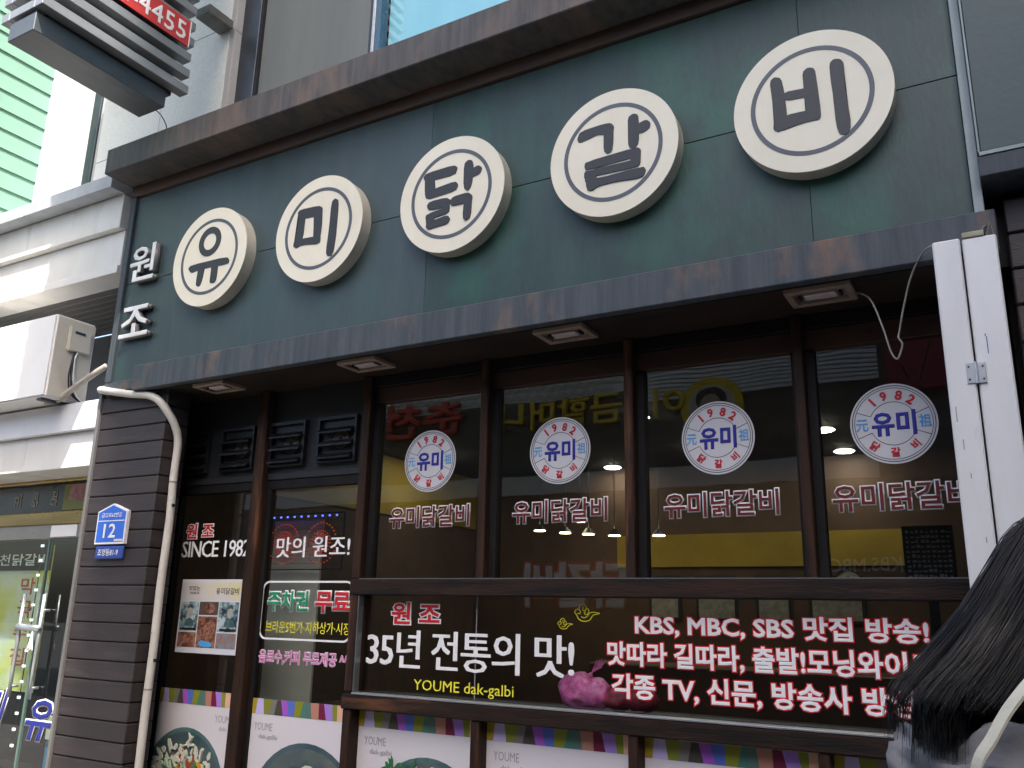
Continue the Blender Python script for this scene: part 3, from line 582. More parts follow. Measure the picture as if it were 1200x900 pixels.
for i, (x, z) in enumerate(((.37, 2.27), (.66, 2.24), (.92, 2.22), (.82, 2.35), (1.20, 2.20), (1.66, 2.19))):
    t2 = thing('pendant_lamp', 'small lit pendant lamp deep inside the shop, %s from the left' % ('first', 'second', 'fourth', 'third', 'fifth', 'sixth')[i], 'pendant lamp', (x, 4.2, z), 'pendant lamps inside')
    bm = bmesh.new(); bmesh.ops.create_cone(bm, cap_ends=False, segments=16, radius1=.075, radius2=.02, depth=.06, matrix=Matrix.Translation((x, 4.2, z + .045))); link('shade', bm_done(bm), cable_m, t2)
    bm = bmesh.new(); bmesh.ops.create_cone(bm, cap_ends=True, segments=16, radius1=.06, radius2=.05, depth=.012, matrix=Matrix.Translation((x, 4.2, z + .014))); link('bulb', bm_done(bm), pend_g, t2)
    tube('cord', [(x, 4.2, z + .075), (x, 4.2, 2.998)], .004, cable_m, t2, sides=5, n=2)
for i, (x, w) in enumerate(((1.25, .34), (1.75, .42), (2.35, .34), (2.85, .5))):
    t2 = thing('wall_frame', 'pale framed notice on the back inside wall, %s from the left' % nth[i], 'framed notice', (x, 4.98, 1.5), 'framed notices inside')
    box('frame', x, x + w, 4.975, 4.998, 1.42, 1.86, cable_m, t2); box('sheet', x + .03, x + w - .03, 4.968, 4.9745, 1.45, 1.83, mat('notice_sheet', (.35, .33, .28), (.2, .19, .16), scale=18, rough=.6), t2)
t2 = thing('writing_board', 'dark framed board full of small writing behind the fourth window', 'board', (4.13, 2.5, 1.7)); box('frame', 3.97, 4.27, 2.50, 2.53, 1.62, 2.06, cable_m, t2)
bm = bmesh.new(); rnd = random.Random(3)
for q in range(13):
    for r_ in range(9): bm_box(bm, 3.99 + r_ * .030, 3.99 + r_ * .030 + rnd.uniform(.012, .026), 2.495, 2.4995, 1.64 + q * .031, 1.64 + q * .031 + rnd.uniform(.008, .02))
link('writing', bm_done(bm), flat('chalk', (.5, .48, .45)), t2)
box('stand', 4.09, 4.15, 2.505, 2.525, .03, 1.619, cable_m, t2)
tt = thing('wall_clock', 'round wall clock on the back wall behind the fourth window', 'clock', (3.20, 4.96, 1.95)); 
prism('clock_face', circ(3.22, 1.78, .12, 28), 4.965, 4.985, mat('clock_face', (.5, .5, .38), rough=.5), tt); ring('clock_rim', 3.22, 1.78, .12, .135, 4.955, 4.986, cable_m, tt)
box('clock_hand', 3.215, 3.225, 4.960, 4.963, 1.78, 1.86, cable_m, tt); box('clock_hand', 3.22, 3.28, 4.960, 4.963, 1.775, 1.785, cable_m, tt)
# led sign
tt = thing('led_sign', 'led sign with blue dots and two red dot circles behind right door', 'led sign', (.25, .9, 1.8))
boxes('led_frame', [(-.16, .60, .905, .912, 2.105, 2.113), (-.16, .60, .905, .912, 1.715, 1.723), (-.16, -.152, .905, .912, 1.7235, 2.1045), (.592, .60, .905, .912, 1.7235, 2.1045)] + [(-.152, .592, .906, .909, 1.76 + .06 * k, 1.762 + .06 * k) for k in range(6)], mat('led_board', (.008, .008, .008), rough=.6), tt)
def dots(name, L, col, s, r=.0055):
    bm = bmesh.new()
    for x, z in L: bm_box(bm, x - r, x + r, .897, .9045, z - r, z + r)
    return link(name, bm_done(bm), mat('led_' + name, col, emit=col, estr=s), tt)
dots('blue_row', [(-.13 + k * .066, 2.09) for k in range(11)], (.10, .15, 1.0), .9)
for k, cx in enumerate((.05, .40)):
    dots('red_circle%s' % ('s' * k), [(cx + rr * math.cos(a * 2 * math.pi / n), 1.9 + rr * math.sin(a * 2 * math.pi / n)) for rr, n in ((.14, 30), (.085, 22), (.065, 18), (.045, 12)) for a in range(n)], (.75, .06, .02), .16, .004)
for o in tt.children:
    if o.name.startswith('red_circle'): o.name = 'red_circle'
# onion bags behind the strip
def lump(name, c, rx, ry, rz, ma, parent, seed, amp=.12, sub=4):
    bm = bmesh.new(); bmesh.ops.create_icosphere(bm, subdivisions=sub, radius=1)
    from mathutils import noise
    for v in bm.verts:
        n = noise.noise(v.co * 2.1 + Vector((seed, 0, 0))) * amp + noise.noise(v.co * 5 + Vector((0, seed, 0))) * amp * .5
        q = v.co * (1 + n); v.co = Vector((c[0] + q.x * rx, c[1] + q.y * ry, c[2] + q.z * rz))
    return link(name, bm_done(bm), ma, parent, smooth=True)
shelf = tag(box('window_shelf', 1.17, 4.6, .53, .80, .945, .975, black_wood), 'dark narrow shelf inside behind the lettered strip', 'shelf')
net = mat('pink_net_bag', (.74, .08, .36), (.82, .28, .52), (.50, .03, .18), scale=26, rough=.3, spec=.6, bump=.5, bscale=60)
tt = thing('onion_bag', 'bright pink net bag of onions tied at the top, inside the strip window', 'bag', (2.54, .62, .976))
lump('bag', (2.53, .62, 1.065), .115, .07, .092, net, tt, 1); lump('bag_side', (2.63, .63, 1.055), .075, .06, .08, net, tt, 4)
bm = bmesh.new(); rnd = random.Random(2)
for k in range(16):
    a = Vector((2.56 + rnd.uniform(-.05, .05), .62 + rnd.uniform(-.02, .02), 1.13)); bm_tube(bm, smooth_path([a, Vector((2.605, .62, 1.16)), Vector((2.66 + rnd.uniform(-.02, .03), .62 + rnd.uniform(-.02, .02), 1.20 + rnd.uniform(-.01, .03)))], 4), .003, 5)
link('neck', bm_done(bm), net, tt)
tt = thing('onion_bag', 'dark red net bag beside the pink one, inside the strip window', 'bag', (2.8, .62, .976))
rednet = mat('red_net_bag', (.24, .015, .03), (.40, .05, .07), scale=24, rough=.3, spec=.6, bump=.4); lump('bag', (2.755, .62, 1.035), .075, .06, .06, rednet, tt, 7); lump('bag_side', (2.88, .63, 1.04), .085, .06, .065, rednet, tt, 9)

# ================================================================= PILLARS WITH SIDING
def pillar(name, x0, x1, yf, yb, z0, z1, h, lab, cat='pillar', side=None, phase=0.0):
    t = thing(name, lab, cat, ((x0 + x1) / 2, yf, 0))
    box('core', x0 + .012, x1 - .012, yf + .014, yb, 0, z1, black_wood, t)
    z = z0 + phase; shared = None
    while z < z1 - .02:
        zt = min(z + h, z1)
        if shared is None or zt - z < h - .001:
            o = box('board', x0, x1, yf, yb - .002, z + .004, zt - .003, board_m, t, bev=.006)
            if zt - z > h - .001: shared = o
        else:
            o = bpy.data.objects.new('board', shared.data); COL.objects.link(o); o.parent = t; o.location = shared.location + Vector((0, 0, z - z_first))
        if shared is o: z_first = z
        z += h
    return t
pl = pillar('siding_pillar', -1.085, -.372, .10, .30, 0, 2.93, .1215, 'brown horizontal board pillar carrying the blue number plate')
box('corner_trim', -1.115, -1.088, .085, .45, 0, 2.945, mat('grey_trim', (.17, .165, .16), (.22, .215, .21), scale=5, stretch=(1, 1, .2), rough=.45, metal=.4), pl, bev=.002)
t = thing('number_plate', 'blue house shaped plate with white number 12 on brown boards', 'number plate', (-.75, .09, 1.84))
P = [(-.912, 1.852), (-.60, 1.852), (-.60, 2.075), (-.756, 2.128), (-.912, 2.075)]
def shr(P, k):
    cx = sum(a for a, b in P) / len(P); cz = sum(b for a, b in P) / len(P); return [(cx + (a - cx) * (1 - k / .156), cz + (b - cz) * (1 - k / .138)) for a, b in P]
prism('rim', P, .072, .098, white_p, t); prism('plate', shr(P, .013), .0695, .0725, plate_blue, t)
box('divider', -.893, -.619, .0680, .0694, 2.006, 2.0115, white_p, t)
lettering('digits', '12', (-.825, -.695, 1.893, 1.988), .0694, white_p, t, bold=.016); lettering('street_name', '금강로62번길', (-.862, -.652, 2.032, 2.064), .0694, white_p, t, bold=.006, thick=.001)
box('sticker', -.70, -.615, .0678, .0692, 1.868, 1.884, flat('pale', (.6, .6, .6)), t)
t = thing('address_plate', 'narrow dark blue plate with small white lettering under the number plate', 'address plate', (-.75, .09, 1.76))
box('plate', -.895, -.605, .074, .098, 1.752, 1.838, plate_blue2, t, bev=.008); lettering('words', '조양동81-9', (-.862, -.648, 1.772, 1.820), .0738, white_p, t, bold=.010, thick=.001)
# pvc pipe
pp = thing('drain_pipe', 'white flexible pipe bending round the brown pillar and down its side', 'pipe', (-.335, .2, 0))
tube('pipe_run', [(-1.06, .17, 3.0), (-1.075, .07, 2.972), (-1.02, .052, 2.958), (-.86, .050, 2.925), (-.70, .050, 2.895), (-.52, .052, 2.868), (-.42, .065, 2.825), (-.365, .11, 2.745), (-.34, .165, 2.65), (-.335, .20, 2.54), (-.337, .20, 2.3), (-.332, .205, 2.0), (-.336, .20, 1.6), (-.330, .20, 1.2), (-.336, .20, .8), (-.332, .20, .4), (-.334, .20, .1)], .027, pvc, pp, sides=14)
for z in (2.27, 1.28, .93): 
    bm = bmesh.new(); bmesh.ops.create_cone(bm, cap_ends=True, segments=16, radius1=.0285, radius2=.0285, depth=.012, matrix=Matrix.Translation((-.3345, .201, z))); link('joint_band', bm_done(bm), mat('joint_band', (.30, .27, .22), rough=.6), pp)
for z in (2.1, 1.1): box('bracket', -.372, -.30, .19, .21, z, z + .02, dark_metal, pp)

# right side: siding pillar, sign block, folded shutter
pr = pillar('siding_pillar', 4.725, 5.9, .14, .6, 0, 3.19, .158, 'dark brown board wall at the far right beside the white shutter', 'wall', phase=.02)
box('core', 4.70, 5.9, .32, .62, 0, 3.224, black_wood, pr)
box('gap_filler', 4.657, 4.735, .2, .6, 2.9, 3.224, black_wood, pr)
t = thing('corner_sign_block', 'blue green metal sign block with copper lower trim at top right', 'sign block', (5.2, .0, 3.2))
box('block', 4.665, 6.4, -.02, .5, 3.335, 5.2, patina_blue, t, bev=.004); box('edge_strip', 4.660, 6.4, -.026, -.0205, 3.318, 3.334, mat('worn_zinc', (.3, .34, .34)), t); box('lower_trim', 4.652, 6.4, -.022, .5, 3.225, 3.316, copper, t, bev=.004)
box('edge_strip', 4.657, 4.6645, -.024, .2, 3.336, 5.2, mat('worn_zinc', (.3, .34, .34)), t)
t = thing('folded_shutter', 'white painted folding shutter leaves folded at the right of the windows', 'shutter', (4.56, -.05, 0))
box('leaf', 4.452, 4.553, -.08, .30, .11, 2.950, white_paint, t, bev=.006); box('leaf', 4.560, 4.682, -.072, .30, .11, 2.946, white_paint, t, bev=.006)
box('top_bracket', 4.562, 4.64, -.075, .02, 2.948, 2.972, mat('old_cream_metal', (.42, .39, .28), (.3, .28, .2), scale=12, rough=.6), t, bev=.003)
boxes('pen_mark', [(4.600, 4.603, -.0732, -.0722, 2.53 - .012 * k, 2.541 - .012 * k) for k in range(1)] + [(4.6035, 4.6065, -.0732, -.0722, 2.46, 2.529)], flat('pen_blue', (.04, .06, .35)), t)
boxes('scuff', [(4.47 + .013 * k, 4.474 + .013 * k, -.0806, -.0802, 2.2 - .11 * k, 2.26 - .13 * k) for k in range(5)], flat('scuff', (.35, .33, .30)), t)
for z in (2.345, .75):
    h = box('hinge', 4.522, 4.553, -.086, -.0805, z, z + .082, alu, t, bev=.002); box('hinge', 4.560, 4.590, -.080, -.0725, z, z + .082, alu, t, bev=.002)
    bm = bmesh.new(); bm_tube(bm, [Vector((4.5565, -.086, z - .002)), Vector((4.5565, -.086, z + .084))], .006, 10); link('hinge_pin', bm_done(bm), alu, t)
    bm = bmesh.new()
    for sx, sy in ((4.532, -.0865), (4.58, -.0805)):
        for sz in (z + .015, z + .066): bmesh.ops.create_cone(bm, cap_ends=True, segments=8, radius1=.004, radius2=.004, depth=.003, matrix=Matrix.Translation((sx, sy, sz)) @ Matrix.Rotation(R(90), 4, 'X'))
    link('screws', bm_done(bm), dark_metal, t)
tag(tube('loose_cable', [(4.115, .165, 2.878), (4.18, .10, 2.81), (4.222, .08, 2.67), (4.246, .08, 2.555), (4.267, .08, 2.522), (4.283, .08, 2.55), (4.292, .08, 2.585), (4.280, .08, 2.615), (4.287, .08, 2.645), (4.312, .06, 2.735), (4.356, .03, 2.86), (4.42, -.02, 2.945), (4.50, -.05, 2.955)], .0042, cable_w, sides=6), 'loose grey cable hanging between the soffit lamp and the shutter', 'cable')
t = thing('wire_stub', 'twisted wire ends on top of the white shutter', 'wire', (4.66, -.04, 2.97))
for k in range(3): tube('wire', [(4.63 + k * .01, -.05, 2.948), (4.64 + k * .012, -.06, 2.985 + k * .006), (4.665, -.055 + k * .01, 2.99), (4.672, -.05, 2.955)], .003, cable_w if k != 1 else cable_m, t, sides=5)

# ================================================================= UPPER STOREY
t = thing('upper_storey', 'pale granite upper storey of the shop building above the copper cornice', 'building', (1, .36, 4.8))
YW = .35
pan = [(-2.05, -1.25), (-1.246, -.50)]
for z0, z1 in ((4.6, 5.20), (5.204, 6.05), (6.054, 6.95), (6.954, 7.8), (7.804, 8.7)):
    for a, b in pan: box('stone_panel', a, b, YW, YW + .05, z0, z1, stone, t, bev=.003)
    box('stone_panel', -.55, -.5, YW + .0505, .60, z0, z1, stone, t, bev=.003)
for a in range(8): box('stone_panel', -.496 + a * 1.0, -.496 + a * 1.0 + .996, YW, YW + .05, 7.3, 8.7, stone, t, bev=.003)
box('backing_wall', -2.05, 8.0, .62, .9, 4.6, 8.7, dark_glass_back, t)
box('side_wall', -2.05, -2.0, .4005, .9, 4.6, 8.7, stone, t)
w = box('window_frame', -.499, -.30, .47, .56, 4.8, 7.3, dark_metal, t, bev=.004)
box('window_frame', -.30, -.285, .485, .55, 4.8, 7.3, cable_m, t)
box('screen', -.284, .878, .515, .53, 4.8, 7.3, mat('insect_screen', (.125, .14, .14), (.155, .168, .165), scale=1.2, stretch=(3, 1, .3), rough=.7), t)
box('mullion', .880, .908, .47, .56, 4.8, 7.3, dark_metal, t); box('mullion', .909, .935, .462, .56, 4.8, 7.3, alu, t, bev=.003); box('mullion', .936, .975, .48, .56, 4.8, 7.3, mat('blue_frame', (.05, .13, .21), rough=.4), t)
box('glass_pane', .976, 3.2, .52, .526, 4.8, 7.3, GL3, t); box('sky_sheet', .976, 6, .58, .59, 4.8, 7.3, mat('sky_reflection_cyan', (.50, .70, .74), (.62, .78, .80), scale=1.5, stretch=(2, 1, .3), rough=.8), t)  # cyan sheet behind the glass paints in the bright sky reflected there
box('glass_pane', 3.3, 7.4, .52, .526, 4.8, 7.3, GL3, t); box('mullion', 3.201, 3.299, .47, .56, 4.8, 7.3, dark_metal, t)
tag(tube('hanging_wire', [(-.44, -.27, 4.92), (-.445, -.2, 4.90), (-.462, -.14, 4.86), (-.46, -.13, 4.80)], .004, cable_m, sides=5), 'thin wire hanging from the projecting sign to the cornice', 'wire')

# ---- projecting sign
t = thing('projecting_sign', 'grey slatted projecting sign with red telephone number panel at top left', 'projecting sign', (-.5, -.15, 5.0))
box('body', -.63, -.352, -1.235, -.25, 4.912, 5.045, grey_metal, t, bev=.004)
box('core', -.62, -.372, -1.16, -.20, 5.046, 9.6, mat('sign_core', (.045, .05, .055), (.06, .065, .07), scale=4, rough=.5), t)
for k in range(34):
    z = 5.066 + k * .132
    box('slat', -.362, -.275, -1.25, -.13 - .006 * (k % 3), z, z + .066, slat_metal, t, bev=.003)
    box('slat', -.72, -.632, -1.25, -.14, z, z + .066, slat_metal, t, bev=.003)
    box('slat', -.631, -.363, -1.25, -1.17, z + .001, z + .065, slat_metal, t, bev=.003)
box('number_panel', -.274, -.262, -1.24, -.195, 5.425, 5.632, mat('red_sign', (.62, .05, .05), (.56, .04, .04), scale=5, rough=.4), t); box('panel_edge', -.2745, -.2605, -.194, -.186, 5.42, 5.637, white_p, t)
lettering('digits', '242-4455', (-1.00, -.225, 5.452, 5.600), -.262, white_p, t, bold=.012, face=right, spacing=1.05)
box('wall_arm', -.60, -.50, -.2, .36, 8.2, 8.3, dark_metal, t); box('wall_arm', -.60, -.50, -.2, .36, 6.75, 6.85, dark_metal, t)
tag(box('wall_bracket_box', -.62, -.46, .10, .345, 6.00, 6.08, mat('dusty_box', (.22, .21, .20), (.14, .135, .13), scale=7, rough=.6), bev=.005), 'small dusty junction box on the granite behind the projecting sign', 'junction box')

# ================================================================= LEFT NEIGHBOUR
nb = thing('neighbour_shop', 'pale stone neighbouring shop with canopy and ledge at the far left', 'building', (-3, .3, 0))
XR = -1.118; XL = -9.0
def run(name, x1, y0, z0, z1, ma, seg=1.35, yb=.6, bev=.004, start=0.0):
    x = x1
    while x > XL:
        a = max(x - seg, XL); box(name, a + .003, x, y0, yb, z0, z1, ma, nb, bev=bev); x = a
run('cap_stone', XR, -.075, 4.555, 4.665, stone_cap, 1.15, .64)
run('canopy_stone', XR, .045, 4.27, 4.55, stone2, .62, .3); run('canopy_stone', XR, .098, 3.975, 4.265, stone2, .95, .3); run('canopy_lip', XR, .075, 3.905, 3.97, stone2, 1.6, .3)
for k in range(9): box('soffit_slat', XL, XR, .302 + k * .085, .302 + k * .085 + .08, 3.905, 3.925, mat('soffit_slat', (.10, .098, .094), (.12, .118, .112), scale=4, rough=.6), nb, bev=.004)
box('back_wall', XL, XR, 1.07, 1.2, 2.9, 3.9, mat('grey_render', (.16, .17, .18), (.12, .13, .14), scale=3, rough=.8), nb)
run('ledge_stone', XR - .005, .095, 2.70, 2.915, mat('white_ledge', (.74, .75, .77), (.68, .69, .71), scale=4, rough=.5), 1.3, 1.05); run('frieze_stone', XR - .005, .14, 2.43, 2.695, stone2, .9, .6)
box('upper_wall', XL, -2.06, .60, .8, 4.64, 9.0, stone, nb)
box('jamb', -2.90, -2.56, .575, .61, 4.67, 8, jamb_m, nb, bev=.004); box('jamb', -2.90, -2.56, .57, .6, 4.67, 5.36, jamb_m, nb, bev=.004)
box('window_frame', -2.555, -2.44, .55, .62, 4.67, 8, dark_metal, nb, bev=.003); box('window_pane', -2.439, -2.07, .57, .60, 4.67, 8, mat('pale_blind', (.42, .42, .42), (.38, .38, .38), scale=3, rough=.6), nb)
# shop front of the neighbour
box('dark_back', XL, XR, 1.6, 1.7, 0, 2.43, dark_glass_back, nb); box('side_wall', XR - .02, XR - .005, .45, 1.6, 0, 2.43, dark_glass_back, nb)
box('gold_band', XL, XR - .02, .46, .56, 2.50, 2.56, gold, nb); box('gold_band', XL, XR - .021, .47, .56, 2.405, 2.495, gold, nb, bev=.008); box('shadow_gap', XL, XR - .02, .5, .56, 2.385, 2.404, cable_m, nb)
box('gold_soffit', XL, XR - .02, .3, .5, 2.561, 2.57, gold, nb)
box('transom_band', XL, XR - .02, .49, .56, 2.17, 2.384, mat('transom_dark', (.018, .022, .024), (.025, .03, .03), scale=4, rough=.25), nb)  # glass transom; its dark tone paints in a reflected black sign
box('transom_patch', -1.98, XR - .022, .484, .4898, 2.175, 2.38, mat('olive_patch', (.20, .21, .03), (.16, .16, .03), scale=6, rough=.4), nb); box('red_patch', -1.90, -1.62, .478, .4835, 2.25, 2.375, mat('red_patch', (.25, .03, .04), (.4, .25, .25), scale=10, rough=.4), nb)
for ch, x in (('비', -2.60), ('갈', -2.36), ('닭', -2.10)): lettering('reflected_letter', ch, (x - .045, x + .045, 2.215, 2.335), .489, flat('dim_cream', (.35, .33, .26)), nb, bold=.01, flipz=True)  # flipped letters paint in the reflection of a sign
box('gold_band', XL, XR - .021, .47, .56, 2.065, 2.168, gold, nb, bev=.008); box('door_header', XL, XR - .02, .49, .56, 1.955, 2.063, mat('header_beige', (.30, .29, .27), (.25, .24, .22), scale=5, rough=.3, metal=.3), nb); box('header_plate', -2.08, -1.75, .484, .4898, 1.965, 2.055, white_p, nb)
for a, b in ((-3.2, -2.105), (-2.085, XR - .12)): box('door_glass', a, b, .50, .51, .06, 1.95, GL2, nb)
box('door_edge', -2.104, -2.086, .495, .515, .06, 1.95, mat('edge_green', (.10, .16, .14), rough=.2), nb); box('door_trim', XR - .118, XR - .022, .47, .56, 0, 1.954, mat('grey_trim', (.17, .165, .16)), nb)
for x, za, zb in ((-2.22, .75, 1.52), (-1.96, .75, 1.52)):
    h = tube('door_handle', [(x, .44, za), (x, .44, zb)], .014, alu, nb, sides=10, n=2)
    for z in (za + .08, zb - .12): tube('handle_mount', [(x, .44, z), (x, .50, z)], .011, alu, h, sides=8, n=2)
tube('door_lock', [(-2.22, .425, 1.27), (-1.94, .425, 1.265)], .024, alu, nb, sides=12, n=3)
# things inside the neighbour
for i, x in enumerate((-2.75, -1.75)):
    tt = thing('ceiling_downlight', 'lit round downlight inside the neighbouring shop, ' + ('over the banner', 'by the brown pillar')[i], 'ceiling light', (x, .95 + .3 * i, 2.4), 'neighbour downlights')
    bm = bmesh.new(); bmesh.ops.create_cone(bm, cap_ends=True, segments=20, radius1=.06, radius2=.06, depth=.014, matrix=Matrix.Translation((x, .62 + .4 * i, 2.40))); link('diffuser', bm_done(bm), mat('neighbour_glow', (.8, .8, .75), emit=(1, .95, .85), estr=26), tt)
struct(box('neighbour_ceiling', XL, XR - .02, .565, 1.6, 2.412, 2.428, mat('opp_white', (.55, .55, .54), rough=.5)))
tt = thing('hanging_banner', 'yellow and white banner with red letters behind the far left glass', 'banner', (-2.9, .75, .6)); box('cloth', -3.5, -2.42, .75, .76, .75, 1.93, mat('banner_yellow', (.66, .60, .06), (.68, .66, .40), (.70, .69, .60), scale=2, stretch=(1, 1, 1.5), c3lo=.45, c3hi=.6, rough=.6), tt)
box('dark_head', -3.5, -2.42, .744, .7495, 1.72, 1.93, black_p, tt); lettering('words', '춘천닭갈비', (-3.35, -2.46, 1.76, 1.86), .743, white_p, tt, bold=.01)
for k, w_ in enumerate('막국수집'): lettering('words', w_, (-2.80, -2.60, 1.52 - k * .19, 1.66 - k * .19), .749, flat('banner_red', (.55, .10, .06)), tt, bold=.01)
tt = thing('led_string', 'vertical string of white led modules behind the left glass', 'led string', (-2.33, .62, .3))
for k in range(14):
    z = 1.90 - k * .118; box('led_module', -2.368 + .006 * (k % 2), -2.336 + .006 * (k % 2), .60, .61, z, z + .020, mat('led_white', (.8, .8, .85), emit=(.85, .9, 1), estr=.5), tt)
tube('led_wire', [(-2.352, .612, 1.94), (-2.352, .612, .3)], .004, cable_m, tt, sides=5, n=2)
blue_d = flat('decal_blue', (.02, .028, .22))
tt = thing('blue_decal', 'blue 유 decal with white edge on the far left glass door', 'decal', (-1.87, .49, .4))
lettering('character', '유', (-2.05, -1.72, .46, .75), .498, blue_d, tt, bold=.022, outline=white_p, ow=.052, shear=.25)
tt = thing('blue_decal', 'blue stroke decal cut off at the left picture edge', 'decal', (-2.35, .49, .4)); lettering('character', '미', (-2.60, -2.30, .52, .80), .498, blue_d, tt, bold=.022, outline=white_p, ow=.052, shear=.25)
tt = thing('key_tassel', 'white tassel hanging from the glass door lock', 'tassel', (-2.0, .41, 1.1))
for k in range(7): tube('thread', [(-2.0, .415, 1.25), (-2.0 + .004 * (k - 3), .412, 1.19), (-2.0 + .012 * (k - 3), .41, 1.10 + .008 * (k % 3))], .0045, white_p, tt, sides=5, n=4)
tag(box('blue_crate', -2.15, -1.55, .75, 1.1, .03, .42, mat('blue_plastic', (.02, .13, .30), (.03, .18, .36), scale=6, rough=.4), bev=.01), 'blue plastic crate behind the glass beside the brown pillar', 'crate')
tag(box('white_box', -2.12, -1.72, .72, 1.0, .425, .60, mat('box_card', (.5, .5, .44), (.45, .44, .38), scale=6, rough=.6), bev=.006), 'pale box on the blue crate behind the glass', 'box')

# ---- air conditioner outdoor unit
t = thing('air_conditioner_unit', 'white air conditioner outdoor unit standing on the stone ledge', 'air conditioner', (-1.95, .08, 2.916))
box('casing', -2.75, -1.50, -.10, .24, 2.935, 3.58, ac_white, t, bev=.014, seg=2)
box('side_panel', -1.4995, -1.494, -.085, .225, 2.95, 3.565, ac_cream, t, bev=.002)
c = box('service_cover', -1.4935, -1.465, .005, .19, 3.315, 3.51, ac_cream, t, bev=.008, seg=2); box('grip', -1.4648, -1.462, .045, .13, 3.455, 3.475, dark_metal, c)
bm = bmesh.new()
for rr in (.06, .11, .16, .21, .25): bm_ring(bm, -2.46, 3.26, rr, rr + .008, -.118, -.112, n=40)
for k in range(8):
    a = k * math.pi / 4; bm_prism(bm, [(-2.46 + .03 * math.cos(a) - .004 * math.sin(a), 3.26 + .03 * math.sin(a) + .004 * math.cos(a)), (-2.46 + .255 * math.cos(a) - .004 * math.sin(a), 3.26 + .255 * math.sin(a) + .004 * math.cos(a)), (-2.46 + .255 * math.cos(a) + .004 * math.sin(a), 3.26 + .255 * math.sin(a) - .004 * math.cos(a)), (-2.46 + .03 * math.cos(a) + .004 * math.sin(a), 3.26 + .03 * math.sin(a) - .004 * math.cos(a))], -.111, -.1045)
link('fan_guard', bm_done(bm), mat('guard_grey', (.35, .35, .34), rough=.5), t); prism('fan_recess', circ(-2.46, 3.26, .26, 40), -.1035, -.098, mat('fan_dark', (.09, .09, .09), rough=.6), t)
for x in (-2.65, -1.62): box('foot', x, x + .06, -.08, .22, 2.916, 2.934, dark_metal, t)
for k in range(3): tube('cable', [(-1.478, .07 + .012 * k, 3.315), (-1.455, .045 + .01 * k, 3.22 + .01 * k), (-1.455, .04 + .02 * k, 3.10), (-1.47, .085 + .02 * k, 2.99), (-1.43, .16, 2.925)], .007, (cable_m, cable_m, white_p)[k], t, sides=6)
tag(tube('insulated_pipe', [(-1.72, .06, 2.90 + .04), (-1.55, .05, 2.945), (-1.40, .06, 3.02), (-1.20, .085, 3.12), (-1.12, .11, 3.17)], .023, mat('wrap_tape', (.36, .32, .27), (.45, .41, .35), scale=12, rough=.6), sides=10), 'beige wrapped pipe slanting up from the ledge beside the air conditioner', 'pipe')

# ---- mint clapboard building
t = thing('clapboard_building', 'mint green clapboard wall at the upper left edge', 'building', (-5, -1, 4.67))
box('core', -6.5, -3.42, -2.2, .595, 4.67, 9.5, green_siding, t); k = 0; first = None
z = 4.68
while z < 9.4:
    if first is None:
        bm = bmesh.new(); vs = []
        for yy in (-2.2, .594): vs.append([bm.verts.new((-3.418, yy, z)), bm.verts.new((-3.385, yy, z)), bm.verts.new((-3.402, yy, z + .193)), bm.verts.new((-3.418, yy, z + .193))])
        A, B = vs
        for i in range(4): bm.faces.new((A[i], A[(i + 1) % 4], B[(i + 1) % 4], B[i]))
        bm.faces.new(A); bm.faces.new(B[::-1]); first = link('clapboard', bm_done(bm), green_siding, t); zf = z
    else:
        o = bpy.data.objects.new('clapboard', first.data); COL.objects.link(o); o.parent = t; o.location = first.location + Vector((0, 0, z - zf))
    z += .195
box('corner_board', -3.415, -3.35, .5945, .5995, 4.68, 9.4, white_paint, t)

# ================================================================= ACROSS THE STREET (seen in the glass)
YO = -7.0
op = thing('opposite_shop', 'low grey shop building across the street, seen mirrored in the windows', 'building', (0, YO, 0))
box('wall', -13, 12.5, YO - 6, YO - .05, 0, 5.5, mat('opp_wall', (.16, .15, .14), (.13, .12, .11), scale=2, rough=.8), op)
box('shop_dark', -10, 11, YO - .049, YO - .02, .1, 3.2, mat('opp_dark', (.03, .03, .03), (.05, .045, .04), scale=2, rough=.4), op)
box('sign_back', -8, 3.2, YO - .049, YO, 3.55, 4.70, mat('opp_sign_dark', (.05, .05, .05), (.07, .07, .065), scale=2, rough=.6), op)
box('wave_panel', -8, -.25, YO - .049, YO + .01, 4.702, 5.35, mat('opp_panel_pale', (.78, .76, .72), (.74, .72, .68), scale=4, rough=.6), op)
bm = bmesh.new()
for rowk in range(4):
    for cxk in range(40):
        cx = -8 + .1 + cxk * .2 + (.1 if rowk % 2 else 0)
        if cx > -.4: continue
        for rr in (.03, .06, .09): bm_ring(bm, cx, 4.72 + rowk * .13, rr, rr + .012, YO + .0105 + .001 * rowk, YO + .016 + .001 * rowk, n=8, a0=0, a1=math.pi)
link('wave_pattern', bm_done(bm), mat('opp_wave', (.25, .23, .2)), op)['kind'] = 'stuff'
lvr = mat('opp_louvre', (.78, .76, .74), (.72, .70, .68), scale=4, rough=.5)
for k in range(14): 
    z = 4.50 + k * .062
    box('louvre_slat', -.2, 3.3, YO - .045, YO + .03, z, z + .045, lvr, op)
box('red_board', 3.4, 7.5, YO - .049, YO + .05, 4.30, 5.1, mat('opp_red', (.30, .02, .04), rough=.5), op)
box('white_band', -8, 3.2, YO - .049, YO + .02, 3.25, 3.545, mat('opp_white', (.55, .55, .54), rough=.5), op)
def opl(name, body, x0, x1, z0, z1, ma, **k): return lettering(name, body, (-x1, -x0, z0, z1), YO + .002, ma, op, face=back, **k)
opl('sign_letters', '금할머니', -2.40, -.26, 4.22, 4.72, ochre_p, bold=.03, thick=.08); opl('sign_letters', '이', .20, .70, 4.22, 4.68, ochre_p, bold=.03, thick=.08)
